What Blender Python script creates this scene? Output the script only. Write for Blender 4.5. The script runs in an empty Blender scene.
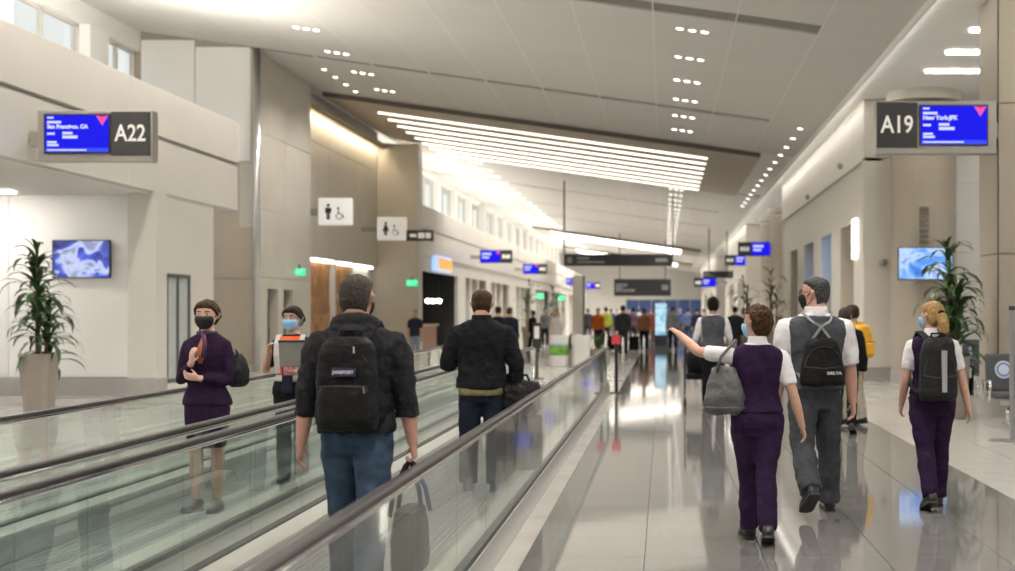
import bpy, bmesh, math, random
import numpy as np
from mathutils import Vector, Matrix, Euler

random.seed(7)
SC = bpy.context.scene
COL = SC.collection
R = math.radians
V = Vector

# ------------------------------------------------------------------ camera, world, exposure
FPX = 1400.0                       # focal length in pixels of the 1015 px wide frame
cam_d = bpy.data.cameras.new('camera')
cam_d.sensor_width = 36.0
cam_d.lens = FPX / 1015.0 * 36.0
cam_d.shift_x = -(664 - 507.5) / 1015.0
cam_d.shift_y = (311 - 285.5) / 1015.0
cam_d.clip_end = 500
cam_d.dof.use_dof = True
cam_d.dof.focus_distance = 10.2
cam_d.dof.aperture_fstop = 1.9
cam = bpy.data.objects.new('camera', cam_d)
cam.location = (0, 0, 1.6)
cam.rotation_euler = (R(90), 0, 0)
COL.objects.link(cam)
SC.camera = cam

world = bpy.data.worlds.new('world')
SC.world = world
world.use_nodes = True
bg = world.node_tree.nodes['Background']
bg.inputs[0].default_value = (1.0, 0.975, 0.94, 1)
bg.inputs[1].default_value = 1.1

vs = SC.view_settings
vs.view_transform = 'Standard'
vs.look = 'None'
vs.gamma = 1.0
vs.use_curve_mapping = False
vs.exposure = -0.08

# lamp power (watts) of the fittings, used by their builders below
P_DOWN = 520.0
E_STRIP = 2.6
E_COVE = 55.0
E_LEDGE = 170.0
E_LEDGE_FAR = 34.0
E_EDGE = 9.0  # strength of the added strip behind the right ceiling edge
E_LOUNGE = 55.0
E_LINEAR = 22.0
E_SCREEN = 1.0

# ------------------------------------------------------------------ materials
MATS = {}
def mat(name, col=(.5, .5, .5), rough=.5, metal=0.0, var=.06, scale=6.0, bump=0.0, bscale=40.0,
        emit=None, estr=0.0, spec=.5, stretch=None, coat=0.0, rnd=0.0):
    if name in MATS:
        return MATS[name]
    m = bpy.data.materials.new(name)
    m.use_nodes = True
    nt = m.node_tree
    b = nt.nodes['Principled BSDF']
    tc = nt.nodes.new('ShaderNodeTexCoord')
    src = tc.outputs['Object']
    if stretch:
        mp = nt.nodes.new('ShaderNodeMapping')
        mp.inputs['Scale'].default_value = stretch
        nt.links.new(src, mp.inputs['Vector'])
        src = mp.outputs['Vector']
    nz = nt.nodes.new('ShaderNodeTexNoise')
    nz.inputs['Scale'].default_value = scale
    nz.inputs['Detail'].default_value = 4
    nt.links.new(src, nz.inputs['Vector'])
    rp = nt.nodes.new('ShaderNodeValToRGB')
    lo = [max(0, c * (1 - var)) for c in col]
    hi = [min(1, c * (1 + var)) for c in col]
    rp.color_ramp.elements[0].position = .3
    rp.color_ramp.elements[1].position = .7
    rp.color_ramp.elements[0].color = (*lo, 1)
    rp.color_ramp.elements[1].color = (*hi, 1)
    nt.links.new(nz.outputs['Fac'], rp.inputs['Fac'])
    out = rp.outputs['Color']
    if rnd > 0:
        oi = nt.nodes.new('ShaderNodeObjectInfo')
        mr = nt.nodes.new('ShaderNodeMapRange')
        mr.inputs['To Min'].default_value = 1 - rnd
        mr.inputs['To Max'].default_value = 1 + rnd
        nt.links.new(oi.outputs['Random'], mr.inputs['Value'])
        hs = nt.nodes.new('ShaderNodeHueSaturation')
        nt.links.new(mr.outputs['Result'], hs.inputs['Value'])
        nt.links.new(out, hs.inputs['Color'])
        out = hs.outputs['Color']
    nt.links.new(out, b.inputs['Base Color'])
    b.inputs['Roughness'].default_value = rough
    b.inputs['Metallic'].default_value = metal
    b.inputs['Specular IOR Level'].default_value = spec
    b.inputs['Coat Weight'].default_value = coat
    if emit is not None:
        b.inputs['Emission Color'].default_value = (*emit, 1)
        b.inputs['Emission Strength'].default_value = estr
    if bump > 0:
        n2 = nt.nodes.new('ShaderNodeTexNoise')
        n2.inputs['Scale'].default_value = bscale
        n2.inputs['Detail'].default_value = 5
        nt.links.new(src, n2.inputs['Vector'])
        bp = nt.nodes.new('ShaderNodeBump')
        bp.inputs['Strength'].default_value = bump
        bp.inputs['Distance'].default_value = .02 if bscale > 20 else .05
        nt.links.new(n2.outputs['Fac'], bp.inputs['Height'])
        nt.links.new(bp.outputs['Normal'], b.inputs['Normal'])
    MATS[name] = m
    return m

def s2l(r, g, b):
    f = lambda c: (c / 255 / 12.92) if c / 255 <= .04045 else ((c / 255 + .055) / 1.055) ** 2.4
    return (f(r), f(g), f(b))

def glass_mat(name, tint, fres=1.5, rough=.02, boost=0.0):
    if name in MATS:
        return MATS[name]
    m = bpy.data.materials.new(name)
    m.use_nodes = True
    nt = m.node_tree
    for n in list(nt.nodes):
        nt.nodes.remove(n)
    o = nt.nodes.new('ShaderNodeOutputMaterial')
    mx = nt.nodes.new('ShaderNodeMixShader')
    tr = nt.nodes.new('ShaderNodeBsdfTransparent')
    gl = nt.nodes.new('ShaderNodeBsdfGlossy')
    fr = nt.nodes.new('ShaderNodeFresnel')
    tr.inputs[0].default_value = (*tint, 1)
    gl.inputs['Roughness'].default_value = rough
    gl.inputs['Color'].default_value = (.95, .98, .97, 1)
    fr.inputs['IOR'].default_value = fres
    fac = fr.outputs[0]
    if boost > 0:
        ad = nt.nodes.new('ShaderNodeMath'); ad.operation = 'ADD'; ad.use_clamp = True
        ad.inputs[1].default_value = boost
        nt.links.new(fac, ad.inputs[0]); fac = ad.outputs[0]
    ge = nt.nodes.new('ShaderNodeNewGeometry')        # no second reflection where the ray leaves the pane
    iv = nt.nodes.new('ShaderNodeMath'); iv.operation = 'SUBTRACT'; iv.inputs[0].default_value = 1
    nt.links.new(ge.outputs['Backfacing'], iv.inputs[1])
    ml = nt.nodes.new('ShaderNodeMath'); ml.operation = 'MULTIPLY'
    nt.links.new(fac, ml.inputs[0]); nt.links.new(iv.outputs[0], ml.inputs[1]); fac = ml.outputs[0]
    nt.links.new(fac, mx.inputs[0])
    nt.links.new(tr.outputs[0], mx.inputs[1])
    nt.links.new(gl.outputs[0], mx.inputs[2])
    nt.links.new(mx.outputs[0], o.inputs[0])
    MATS[name] = m
    return m

def emit_mat(name, col, strength):
    if name in MATS:
        return MATS[name]
    sc = 'screen' in name
    m = mat(name, (.005, .005, .005) if sc else col, .6 if sc else .4, emit=col, estr=strength, spec=0.0 if sc else .3)
    return m

def screen_mat(name, stops, scale=3.0, strength=1.0, seed=0.0, dist=1.2):
    """A moving-picture screen: soft coloured blobs."""
    if name in MATS:
        return MATS[name]
    m = bpy.data.materials.new(name)
    m.use_nodes = True
    nt = m.node_tree
    b = nt.nodes['Principled BSDF']
    tc = nt.nodes.new('ShaderNodeTexCoord')
    mp = nt.nodes.new('ShaderNodeMapping')
    mp.inputs['Location'].default_value = (seed, seed * 1.7, seed * .3)
    mp.inputs['Scale'].default_value = (1, 1, 1.3)
    nz = nt.nodes.new('ShaderNodeTexNoise')
    nz.inputs['Scale'].default_value = scale
    nz.inputs['Detail'].default_value = 2
    nz.inputs['Distortion'].default_value = dist
    rp = nt.nodes.new('ShaderNodeValToRGB')
    el = rp.color_ramp.elements
    while len(el) < len(stops):
        el.new(.5)
    for e, (p, c) in zip(el, stops):
        e.position = p
        e.color = (*c, 1)
    nt.links.new(tc.outputs['Object'], mp.inputs['Vector'])
    nt.links.new(mp.outputs['Vector'], nz.inputs['Vector'])
    nt.links.new(nz.outputs['Fac'], rp.inputs['Fac'])
    b.inputs['Base Color'].default_value = (.01, .01, .012, 1)
    b.inputs['Roughness'].default_value = .25
    nt.links.new(rp.outputs['Color'], b.inputs['Emission Color'])
    b.inputs['Emission Strength'].default_value = strength
    MATS[name] = m
    return m

def tile_mat(name, col, tx, ty, rough, x0=0.0, var=.1, joint=.8, spec=.5):
    """Large tiles seen from too far to tell apart: joints in the material."""
    if name in MATS:
        return MATS[name]
    m = mat(name, col, rough, var=var, scale=1.3, spec=spec)
    nt = m.node_tree
    b = nt.nodes['Principled BSDF']
    tc = nt.nodes.new('ShaderNodeTexCoord')
    mp = nt.nodes.new('ShaderNodeMapping')
    mp.inputs['Location'].default_value = (-x0, 0, 0)
    br = nt.nodes.new('ShaderNodeTexBrick')
    br.offset = 0
    br.inputs['Scale'].default_value = 1
    br.inputs['Brick Width'].default_value = tx
    br.inputs['Row Height'].default_value = ty
    br.inputs['Mortar Size'].default_value = .003
    br.inputs['Color1'].default_value = (1, 1, 1, 1)
    br.inputs['Color2'].default_value = (.93, .93, .93, 1)
    br.inputs['Mortar'].default_value = (joint, joint, joint, 1)
    mx = nt.nodes.new('ShaderNodeMix'); mx.data_type = 'RGBA'; mx.blend_type = 'MULTIPLY'
    mx.inputs[0].default_value = 1
    old = b.inputs['Base Color'].links[0].from_socket
    nt.links.new(tc.outputs['Object'], mp.inputs['Vector'])
    nt.links.new(mp.outputs['Vector'], br.inputs['Vector'])
    nt.links.new(old, mx.inputs[6])
    nt.links.new(br.outputs['Color'], mx.inputs[7])
    nt.links.new(mx.outputs[2], b.inputs['Base Color'])
    return m

# ------------------------------------------------------------------ mesh builder
def frame_for(d):
    d = d.normalized()
    up = V((0, 0, 1)) if abs(d.z) < .9 else V((0, 1, 0))
    a = d.cross(up).normalized()
    b = a.cross(d).normalized()
    return a, b

class MB:
    def __init__(self):
        self.v = []; self.f = []; self.m = []; self.cur = 0
    def add(self, vs_, fs_):
        o = len(self.v)
        self.v += [tuple(p) for p in vs_]
        self.f += [tuple(i + o for i in f) for f in fs_]
        self.m += [self.cur] * len(fs_)
        return self
    def box(self, x0, x1, y0, y1, z0, z1):
        x0, x1 = min(x0, x1), max(x0, x1); y0, y1 = min(y0, y1), max(y0, y1); z0, z1 = min(z0, z1), max(z0, z1)
        return self.add([(x0, y0, z0), (x1, y0, z0), (x1, y1, z0), (x0, y1, z0), (x0, y0, z1), (x1, y0, z1), (x1, y1, z1), (x0, y1, z1)],
                 [(0, 3, 2, 1), (4, 5, 6, 7), (0, 1, 5, 4), (1, 2, 6, 5), (2, 3, 7, 6), (3, 0, 4, 7)])
    def hexa(self, p):
        return self.add(p, [(0, 3, 2, 1), (4, 5, 6, 7), (0, 1, 5, 4), (1, 2, 6, 5), (2, 3, 7, 6), (3, 0, 4, 7)])
    def loft(self, rings, caps=True, closed=False):
        n = len(rings[0]); o = len(self.v)
        vs_ = [p for r in rings for p in r]
        fs_ = []
        K = len(rings)
        for i in range(K - 1 + (1 if closed else 0)):
            a = i * n; b = ((i + 1) % K) * n
            for j in range(n):
                k = (j + 1) % n
                fs_.append((a + j, a + k, b + k, b + j))
        if caps and not closed:
            fs_.append(tuple(reversed(range(n))))
            fs_.append(tuple(range((K - 1) * n, K * n)))
        return self.add(vs_, fs_)
    def tube(self, pts, r, n=10, caps=True, flat=None, closed=False):
        """pts polyline, r radius or list; flat=(axis vector, factor) squashes along that axis"""
        pts = [V(p) for p in pts]
        K = len(pts)
        rs = r if isinstance(r, (list, tuple)) else [r] * K
        ds = []
        for i in range(K):
            if closed:
                d = pts[(i + 1) % K] - pts[i - 1]
            elif i == 0:
                d = pts[1] - pts[0]
            elif i == K - 1:
                d = pts[-1] - pts[-2]
            else:
                d = (pts[i + 1] - pts[i]).normalized() + (pts[i] - pts[i - 1]).normalized()
            if d.length < 1e-9:
                d = V((0, 0, 1))
            ds.append(d.normalized())
        a, b = frame_for(ds[0])
        rings = []
        for i in range(K):
            d = ds[i]
            a = (a - d * a.dot(d))
            a = a.normalized() if a.length > 1e-6 else frame_for(d)[0]
            b = d.cross(a).normalized()
            ring = []
            for j in range(n):
                t = 2 * math.pi * j / n
                off = a * math.cos(t) * rs[i] + b * math.sin(t) * rs[i]
                if flat:
                    ax, fc = flat
                    off = off - ax * off.dot(ax) * (1 - fc)
                ring.append(pts[i] + off)
            rings.append(ring)
        return self.loft(rings, caps, closed)
    def cyl(self, c, r, h, n=20, r2=None, axis='z'):
        c = V(c); r2 = r if r2 is None else r2
        rings = []
        for k, rr in ((0, r), (1, r2)):
            ring = []
            for j in range(n):
                t = 2 * math.pi * j / n
                p = (math.cos(t) * rr, math.sin(t) * rr, h * k)
                if axis == 'x': p = (p[2], p[0], p[1])
                if axis == 'y': p = (p[1], p[2], p[0])
                ring.append(c + V(p))
            rings.append(ring)
        return self.loft(rings)
    def lathe(self, prof, c=(0, 0, 0), n=24, sq=None):
        """prof = [(radius, z)], sq = superellipse exponent for squarish sections"""
        c = V(c); rings = []
        for r, z in prof:
            ring = []
            for j in range(n):
                t = 2 * math.pi * j / n
                ring.append(c + V(se(t, r, r, sq or 2) + (z,)))
            rings.append(ring)
        return self.loft(rings)
    def ell(self, c, rx, ry, rz, n=14, k=8):
        c = V(c); rings = []
        for i in range(k + 1):
            ph = -math.pi / 2 + math.pi * i / k
            cr = max(math.cos(ph), .02)
            rings.append([c + V((rx * cr * math.cos(2 * math.pi * j / n), ry * cr * math.sin(2 * math.pi * j / n), rz * math.sin(ph))) for j in range(n)])
        return self.loft(rings)
    def ribbon(self, pts, wdir, w, t):
        """flat strap: pts path, wdir width direction(s), w width, t thickness"""
        pts = [V(p) for p in pts]; K = len(pts); rings = []
        for i in range(K):
            d = (pts[min(i + 1, K - 1)] - pts[max(i - 1, 0)]).normalized()
            wd = V(wdir[i]) if isinstance(wdir, list) else V(wdir)
            wd = (wd - d * wd.dot(d)).normalized()
            nn = d.cross(wd).normalized()
            ww = w[i] if isinstance(w, list) else w
            rings.append([pts[i] + wd * ww / 2 + nn * t / 2, pts[i] - wd * ww / 2 + nn * t / 2, pts[i] - wd * ww / 2 - nn * t / 2, pts[i] + wd * ww / 2 - nn * t / 2])
        return self.loft(rings)
    def prism(self, poly, h, o=(0, 0, 0), ax=(1, 0, 0), ay=(0, 0, 1), an=(0, 1, 0)):
        o = V(o); ax = V(ax); ay = V(ay); an = V(an)
        r0 = [o + ax * x + ay * y for x, y in poly]
        r1 = [p + an * h for p in r0]
        return self.loft([r0, r1])
    def mesh(self, name, mats, smooth=False):
        me = bpy.data.meshes.new(name)
        me.from_pydata(self.v, [], self.f)
        for m in (mats if isinstance(mats, (list, tuple)) else [mats]):
            me.materials.append(m)
        if isinstance(mats, (list, tuple)) and len(mats) > 1:
            me.polygons.foreach_set('material_index', self.m)
        bm = bmesh.new(); bm.from_mesh(me)
        bmesh.ops.recalc_face_normals(bm, faces=bm.faces)
        bm.to_mesh(me); bm.free()
        if smooth:
            me.polygons.foreach_set('use_smooth', [True] * len(me.polygons))
        me.update()
        return me
    def build(self, name, mats, parent=None, smooth=False, bevel=0.0, bseg=2, loc=None, auto=False):
        o = bpy.data.objects.new(name, self.mesh(name, mats, smooth))
        COL.objects.link(o)
        if parent is not None:
            o.parent = parent
        if loc is not None:
            o.location = loc
        if bevel > 0:
            md = o.modifiers.new('bevel', 'BEVEL')
            md.width = bevel; md.segments = bseg; md.limit_method = 'ANGLE'; md.angle_limit = R(40)
        return o

def se(t, rx, ry, p=2.0):
    c, s = math.cos(t), math.sin(t)
    return (math.copysign(abs(c) ** (2 / p), c) * rx, math.copysign(abs(s) ** (2 / p), s) * ry)

def tag(o, label=None, cat=None, group=None, kind=None):
    if label: o['label'] = label
    if cat: o['category'] = cat
    if group: o['group'] = group
    if kind: o['kind'] = kind
    return o

def empty(name, loc=(0, 0, 0), rz=0.0, label=None, cat=None, group=None):
    o = bpy.data.objects.new(name, None)
    o.empty_display_size = .2
    COL.objects.link(o)
    o.location = loc
    o.rotation_euler = (0, 0, rz)
    tag(o, label, cat, group)
    return o

def copy_tree(o, parent=None):
    c = o.copy(); COL.objects.link(c); c.parent = parent
    for ch in list(o.children):
        copy_tree(ch, c)
    return c

def struct(name, mb, m, bevel=0.0, smooth=False, loc=None):
    return tag(mb.build(name, m, None, smooth, bevel, loc=loc), kind='structure')

def share(name, me, parent, loc, rot=(0, 0, 0), scl=(1, 1, 1)):
    o = bpy.data.objects.new(name, me)
    COL.objects.link(o)
    o.parent = parent; o.location = loc; o.rotation_euler = rot; o.scale = scl
    return o

def text_mesh(body, size, m, extrude=.004, align='CENTER', bold=0.0, width=None):
    cu = bpy.data.curves.new('lettering', 'FONT')
    cu.body = body; cu.size = size; cu.extrude = extrude; cu.align_x = align; cu.align_y = 'CENTER'
    cu.offset = bold
    cu.resolution_u = 3
    ob = bpy.data.objects.new('tmp_text', cu)
    me = evaluated(ob)
    me.materials.clear(); me.materials.append(m)
    if width and len(me.vertices):
        xs = [v.co.x for v in me.vertices]
        k = width / (max(xs) - min(xs))
        for v in me.vertices:
            v.co.x *= k
    return me

def lettering(body, size, m, parent, loc, rot=(math.pi / 2, 0, 0), name='lettering', **kw):
    o = bpy.data.objects.new(name, text_mesh(body, size, m, **kw))
    COL.objects.link(o); o.parent = parent; o.location = loc; o.rotation_euler = rot
    return o

def at(px, py, D):
    """point seen at pixel (px, py) of the 1015x571 frame, at distance D along the hall"""
    return V(((px - 664) * D / FPX, D, 1.6 + (311 - py) * D / FPX))

# a side scene where single objects are evaluated quickly; removed at the end
WORK = bpy.data.scenes.new('work')
def evaluated(o):
    WORK.collection.objects.link(o)
    with bpy.context.temp_override(scene=WORK, view_layer=WORK.view_layers[0]):
        dg = bpy.context.evaluated_depsgraph_get()
    me = bpy.data.meshes.new_from_object(o.evaluated_get(dg))
    bpy.data.objects.remove(o)
    return me

# ------------------------------------------------------------------ palette
M_ceil = mat('ceiling_paint', (.60, .58, .55), .75, var=.02, scale=.6)
M_ceil_gap = mat('ceiling_joint', (.8, .79, .76), .8)
M_slot = mat('air_slot_grey', (.22, .21, .195), .7)
M_white = mat('white_plaster', (.84, .83, .80), .7, var=.02, scale=1.0)
M_fascia = mat('fascia_cream', (.60, .575, .525), .45, var=.03, scale=1.4, stretch=(.3, .3, 1))
M_panel = mat('beige_wall_panel', (.54, .505, .44), .4, var=.04, scale=1.2, rnd=.03)
M_dkwall = mat('taupe_wall', (.40, .35, .28), .5, var=.04, scale=1.1)
M_base = mat('grey_base', (.36, .34, .32), .4, var=.05)
M_steel = mat('brushed_steel', (.62, .62, .61), .28, metal=.9, var=.05, scale=8, stretch=(30, .4, 30))
M_chrome = mat('chrome', (.78, .78, .78), .12, metal=1.0, var=.02)
M_rubber = mat('black_rubber', (.022, .02, .02), .33, var=.1)
M_black = mat('black_plastic', (.012, .012, .013), .4, var=.1)
M_charc = mat('charcoal_panel', (.03, .03, .032), .45, var=.1)
M_signgrey = mat('sign_housing', (.36, .34, .31), .4, metal=.2, var=.03)
M_letter = mat('white_letter', (.8, .79, .74), .5, emit=(.8, .78, .72), estr=.35)
M_glass = glass_mat('balustrade_glass', (.92, .96, .945), 2.1, .012)
M_pane = glass_mat('window_pane', (.93, .96, .97), 1.45)
M_gasket = mat('dark_gasket', (.05, .05, .05), .5)
M_strip = emit_mat('strip_light', (1.0, .93, .80), E_STRIP)
M_cove = emit_mat('cove_light', (1.0, .85, .60), E_COVE)
M_cove3 = emit_mat('far_ledge_light', (1.0, .95, .86), E_LEDGE_FAR)
M_stripf = emit_mat('far_strip_light', (1.0, .95, .86), 7.0)
M_edge = emit_mat('added_edge_light', (1.0, .96, .90), E_EDGE)
M_lin2 = emit_mat('lounge_light', (1.0, .96, .90), E_LOUNGE)
M_entr = emit_mat('entrance_light', (1.0, .93, .80), 4.0)
M_cove2 = emit_mat('ledge_light', (1.0, .95, .86), E_LEDGE)
M_lin = emit_mat('linear_light', (1.0, .95, .87), E_LINEAR)
M_disc = emit_mat('downlight_lens', (1.0, .95, .87), 7.0)
M_tan = mat('baffle_tan', (.42, .36, .28), .6, var=.04, scale=1)
M_wood = mat('oak_panel', (.42, .21, .075), .5, var=.28, scale=3.0, stretch=(1, 1, .4), rnd=.2)
M_blue_scr = emit_mat('blue_screen', (.012, .012, .92), 1.0)
M_scr_lt = emit_mat('screen_white', (.75, .8, 1.0), 1.0)
M_scr_bar = emit_mat('screen_bar', (.05, .08, .95), 1.1)
M_pink = emit_mat('screen_pink', (.95, .12, .45), 1.0)
# ================================================================== THE SETTING
CT = .14                                    # fall of the ceiling to the right
def zc(x):
    return 6.934 - CT * x
TILT = math.atan(CT)
XL, XR = -13.6, 4.1

# ---- floor: grout bed under the near tiles, jointed tile material further off
TW = .774
fm = MB()
fm.box(-.9, 2.97, 6.0, 6.0 + 24 * TW, -.09, -.008)          # bed of the grey lane
fm.box(2.97, 2.97 + 8 * TW, 10.0, 10.0 + 18 * TW, -.09, -.008)
Y1 = 6.0 + 24 * TW; Y2 = 10.0 + 18 * TW
fm.cur = 1
fm.box(-.9, 2.97, -32, 6.0, -.09, 0); fm.box(-.9, 2.97, Y1, 175, -.09, 0)
fm.cur = 2
XE = 2.97 + 8 * TW
fm.box(2.97, XE, -32, 10.0, -.09, 0); fm.box(2.97, XE, Y2, 175, -.09, 0)
fm.box(XE, 24, -32, 175, -.09, 0)
fm.box(-30, -4.36, -32, 175, -.09, 0)
fm.box(-4.36, -.9, -32, 175, -.09, 0)
M_grout = mat('grout', (.10, .10, .10), .7)
M_lane = mat('grey_terrazzo', (.20, .197, .192), .055, var=.10, scale=3, rnd=.05, spec=.85)
M_pale = mat('pale_terrazzo', (.52, .50, .465), .16, var=.06, scale=3, rnd=.03, spec=.6)
M_lane_far = tile_mat('grey_terrazzo_far', (.20, .197, .192), TW, TW, .055, x0=-.9, joint=.6, spec=.85)
M_pale_far = tile_mat('pale_terrazzo_far', (.52, .50, .465), TW, TW, .16, x0=2.97, joint=.7, spec=.6)
floor = struct('floor', fm, [M_grout, M_lane_far, M_pale_far])
tb = MB(); g = .003
tb.box(-TW / 2 + g, TW / 2 - g, -TW / 2 + g, TW / 2 - g, -.008, 0)
tile_g = tb.mesh('floor_tile', M_lane)
tile_p = tb.mesh('floor_tile', M_pale)
for j in range(24):
    for i in range(5):
        share('floor_tile', tile_g, floor, (-.9 + TW * (i + .5), 6.0 + TW * (j + .5), 0))
for j in range(18):
    for i in range(8):
        share('floor_tile', tile_p, floor, (2.97 + TW * (i + .5), 10.0 + TW * (j + .5), 0))

# ---- ceiling: backing slab, hung panels, dark air slots
cb = MB()
cb.hexa([(XL, -32, zc(XL) + .05), (XR, -32, zc(XR) + .05), (XR, 175, zc(XR) + .05), (XL, 175, zc(XL) + .05),
         (XL, -32, zc(XL) + .5), (XR, -32, zc(XR) + .5), (XR, 175, zc(XR) + .5), (XL, 175, zc(XL) + .5)])
ceiling = struct('ceiling', cb, M_ceil_gap)
PWX = 1.48
joints = [XL] + [2.76 - PWX * k for k in range(11, -1, -1) if 2.76 - PWX * k > XL + .3] + [XR]
rows = [(-31.9, 2), (2, 13), (13, 24.3), (25.05, 36.2), (36.7, 43.5), (58.4, 70), (70.5, 82), (82.5, 94), (94.5, 112.3), (123, 145.8), (156.2, 174)]
pcache = {}
for y0, y1 in rows:
    for x0, x1 in zip(joints[:-1], joints[1:]):
        w = (x1 - x0) * math.sqrt(1 + CT * CT); L = y1 - y0
        key = (round(w, 3), round(L, 2))
        if key not in pcache:
            q = MB(); q.box(-w / 2 + .006, w / 2 - .006, -L / 2 + .006, L / 2 - .006, 0, .04)
            pcache[key] = q.mesh('ceiling_panel', M_ceil)
        xm = (x0 + x1) / 2
        share('ceiling_panel', pcache[key], ceiling, (xm, (y0 + y1) / 2, zc(xm)), (0, TILT, 0))
for ya, yb in ((24.3, 25.05), (36.2, 36.7), (70, 70.5), (82, 82.5), (94, 94.5)):
    q = MB()
    w = (2.76 - XL) * math.sqrt(1 + CT * CT)
    q.box(-w / 2, w / 2, -(yb - ya) / 2 + .01, (yb - ya) / 2 - .01, .03, .045)
    xm = (XL + 2.76) / 2
    o = q.build('air_slot', M_slot, ceiling); o.location = (xm, (ya + yb) / 2, zc(xm)); o.rotation_euler = (0, TILT, 0)
    q = MB(); w = (XR - 2.76) * math.sqrt(1 + CT * CT); q.box(-w / 2 + .006, w / 2 - .006, -(yb - ya) / 2, (yb - ya) / 2, 0, .04)
    xm = (XR + 2.76) / 2
    o = q.build('ceiling_panel', M_ceil, ceiling); o.location = (xm, (ya + yb) / 2, zc(xm)); o.rotation_euler = (0, TILT, 0)

for xj in joints[1:-1]:
    for ya, yb in ((-31.9, 43.3), (58.4, 112.2)):
        q = MB(); q.box(-.012, .012, ya, yb, -.003, .03)
        o = q.build('joint_trim', mat('joint_trim_paint', (.70, .68, .65), .7), ceiling); o.location = (xj, 0, zc(xj)); o.rotation_euler = (0, TILT, 0)

# ---- dropped light baffles hung across the ceiling
def baffle(ya, yb, xa, xb, n, label, drop=.10, sm=None):
    t = empty('light_baffle', ((xa + xb) / 2, (ya + yb) / 2, zc((xa + xb) / 2) - .04), 0, label, 'ceiling light')
    t.rotation_euler = (0, TILT, 0)
    w = (xb - xa) * math.sqrt(1 + CT * CT); L = yb - ya
    q = MB(); q.box(-w / 2, w / 2, -L / 2, L / 2, -drop, .088)
    q.build('baffle_panel', M_tan, t)
    q = MB(); q.box(-w / 2, w / 2, -L / 2 - .03, -L / 2, -drop - .01, .03)
    q.build('front_edge', mat('shaded_edge', (.10, .085, .07), .5), t)  # dark tone stands for the shade along the front face
    sb = MB(); sl = 10.75 * math.sqrt(1 + CT * CT)
    sb.box(-sl / 2, sl / 2, -.06, .06, -drop - .045, -drop - .002)
    sx = ((-9.3 + 1.42) / 2 - (xa + xb) / 2) * math.sqrt(1 + CT * CT)
    me = sb.mesh('light_strip', sm or M_strip)
    for k in range(n):
        share('light_strip', me, t, (sx, -L / 2 + 2.2 + (L - 2.9) * k / (n - 1), 0))
    return t
baffle(43.5, 58.2, -10.6, 3.0, 8, 'long row of eight bright strip lights on a tan dropped ceiling panel')
baffle(112.5, 122.8, -10.6, 3.0, 6, 'distant dropped ceiling panel with strip lights far down the hall', sm=M_stripf)
baffle(146.0, 156.0, -10.6, 3.0, 6, 'most distant ceiling strip light panel near the end of the hall', sm=M_stripf)

# ---- recessed downlights
def downlight_mesh():
    q = MB(); q.cyl((0, 0, -.012), .085, .02, 16)
    ring = q.mesh('trim_ring', M_white)
    q = MB(); q.cyl((0, 0, -.02), .065, .012, 16)
    lens = q.mesh('lens', M_disc)
    return ring, lens
RING, LENS = downlight_mesh()
def lamp(parent, loc, power, rad=.2, size=140, col=(1, .945, .875)):
    d = bpy.data.lights.new('lamp', 'SPOT')
    d.energy = power; d.shadow_soft_size = rad; d.spot_size = R(size); d.spot_blend = .6; d.color = col
    o = bpy.data.objects.new('lamp', d); COL.objects.link(o); o.parent = parent; o.location = loc
    return o
def triple(x, y, label, group, n=3, dx=.235, power=P_DOWN, z=None):
    t = empty('recessed_downlight', (x, y, zc(x) if z is None else z), 0, label, 'downlight', group)
    if z is None: t.rotation_euler = (0, TILT, 0)
    for k in range(n):
        px = (k - (n - 1) / 2) * dx
        share('trim_ring', RING, t, (px, 0, 0)); share('lens', LENS, t, (px, 0, 0))
    if power: lamp(t, (0, 0, -.1), power)
    return t
yy = [2.9 * k + .1 for k in range(-5, 15)] + [60.5 + 2.9 * k for k in range(18)] + [125.5 + 6 * k for k in range(8)]
ORD = ('first', 'second', 'third', 'fourth', 'fifth', 'sixth', 'seventh', 'eighth', 'ninth', 'tenth', 'eleventh', 'twelfth', 'thirteenth', 'fourteenth')
def row_label(y, y0, step, what, near, far):
    if y < y0 - .2: return near
    if y > 44: return far
    return ORD[int(round((y - y0) / step))] + ' ' + what
for y in yy:
    triple(.53, y, row_label(y, 26.2, 2.9, 'triple downlight above the grey aisle, counted from the top edge of the photo', 'triple ceiling downlight above the grey aisle, nearer than the photo shows', 'tiny triple downlight above the aisle, beyond the strip light panel'), 'aisle ceiling downlights', power=P_DOWN if y < 44 else P_DOWN * (1.8 if y < 110 else 5))
for y in [3.0 * k + 2.1 for k in range(-5, 14)] + [61 + 3.2 * k for k in range(16)] + [125.5 + 6 * k for k in range(8)]:
    triple(-8.2, y, row_label(y, 29.1, 3.0, 'triple downlight on the clerestory side, counted from the top edge of the photo', 'triple ceiling downlight on the clerestory side, nearer than the photo shows', 'tiny triple downlight on the clerestory side, beyond the strip light panel'), 'clerestory side ceiling downlights', power=P_DOWN * .62 if y < 44 else P_DOWN * (1.2 if y < 110 else 4))
for i_, y in enumerate((38.4, 39.7, 41.0, 42.3)):
    triple(-9.32, y, ORD[i_] + ' single downlight in the short diagonal row before the strip light panel, from the top', 'single downlights by the panel', n=1, power=0)
for k in range(14):
    triple(3.6, 37 + 2.1 * k, ORD[k] + ' small downlight from the top in the row along the right ceiling edge', 'right edge ceiling downlights', n=1, power=0)

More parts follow.
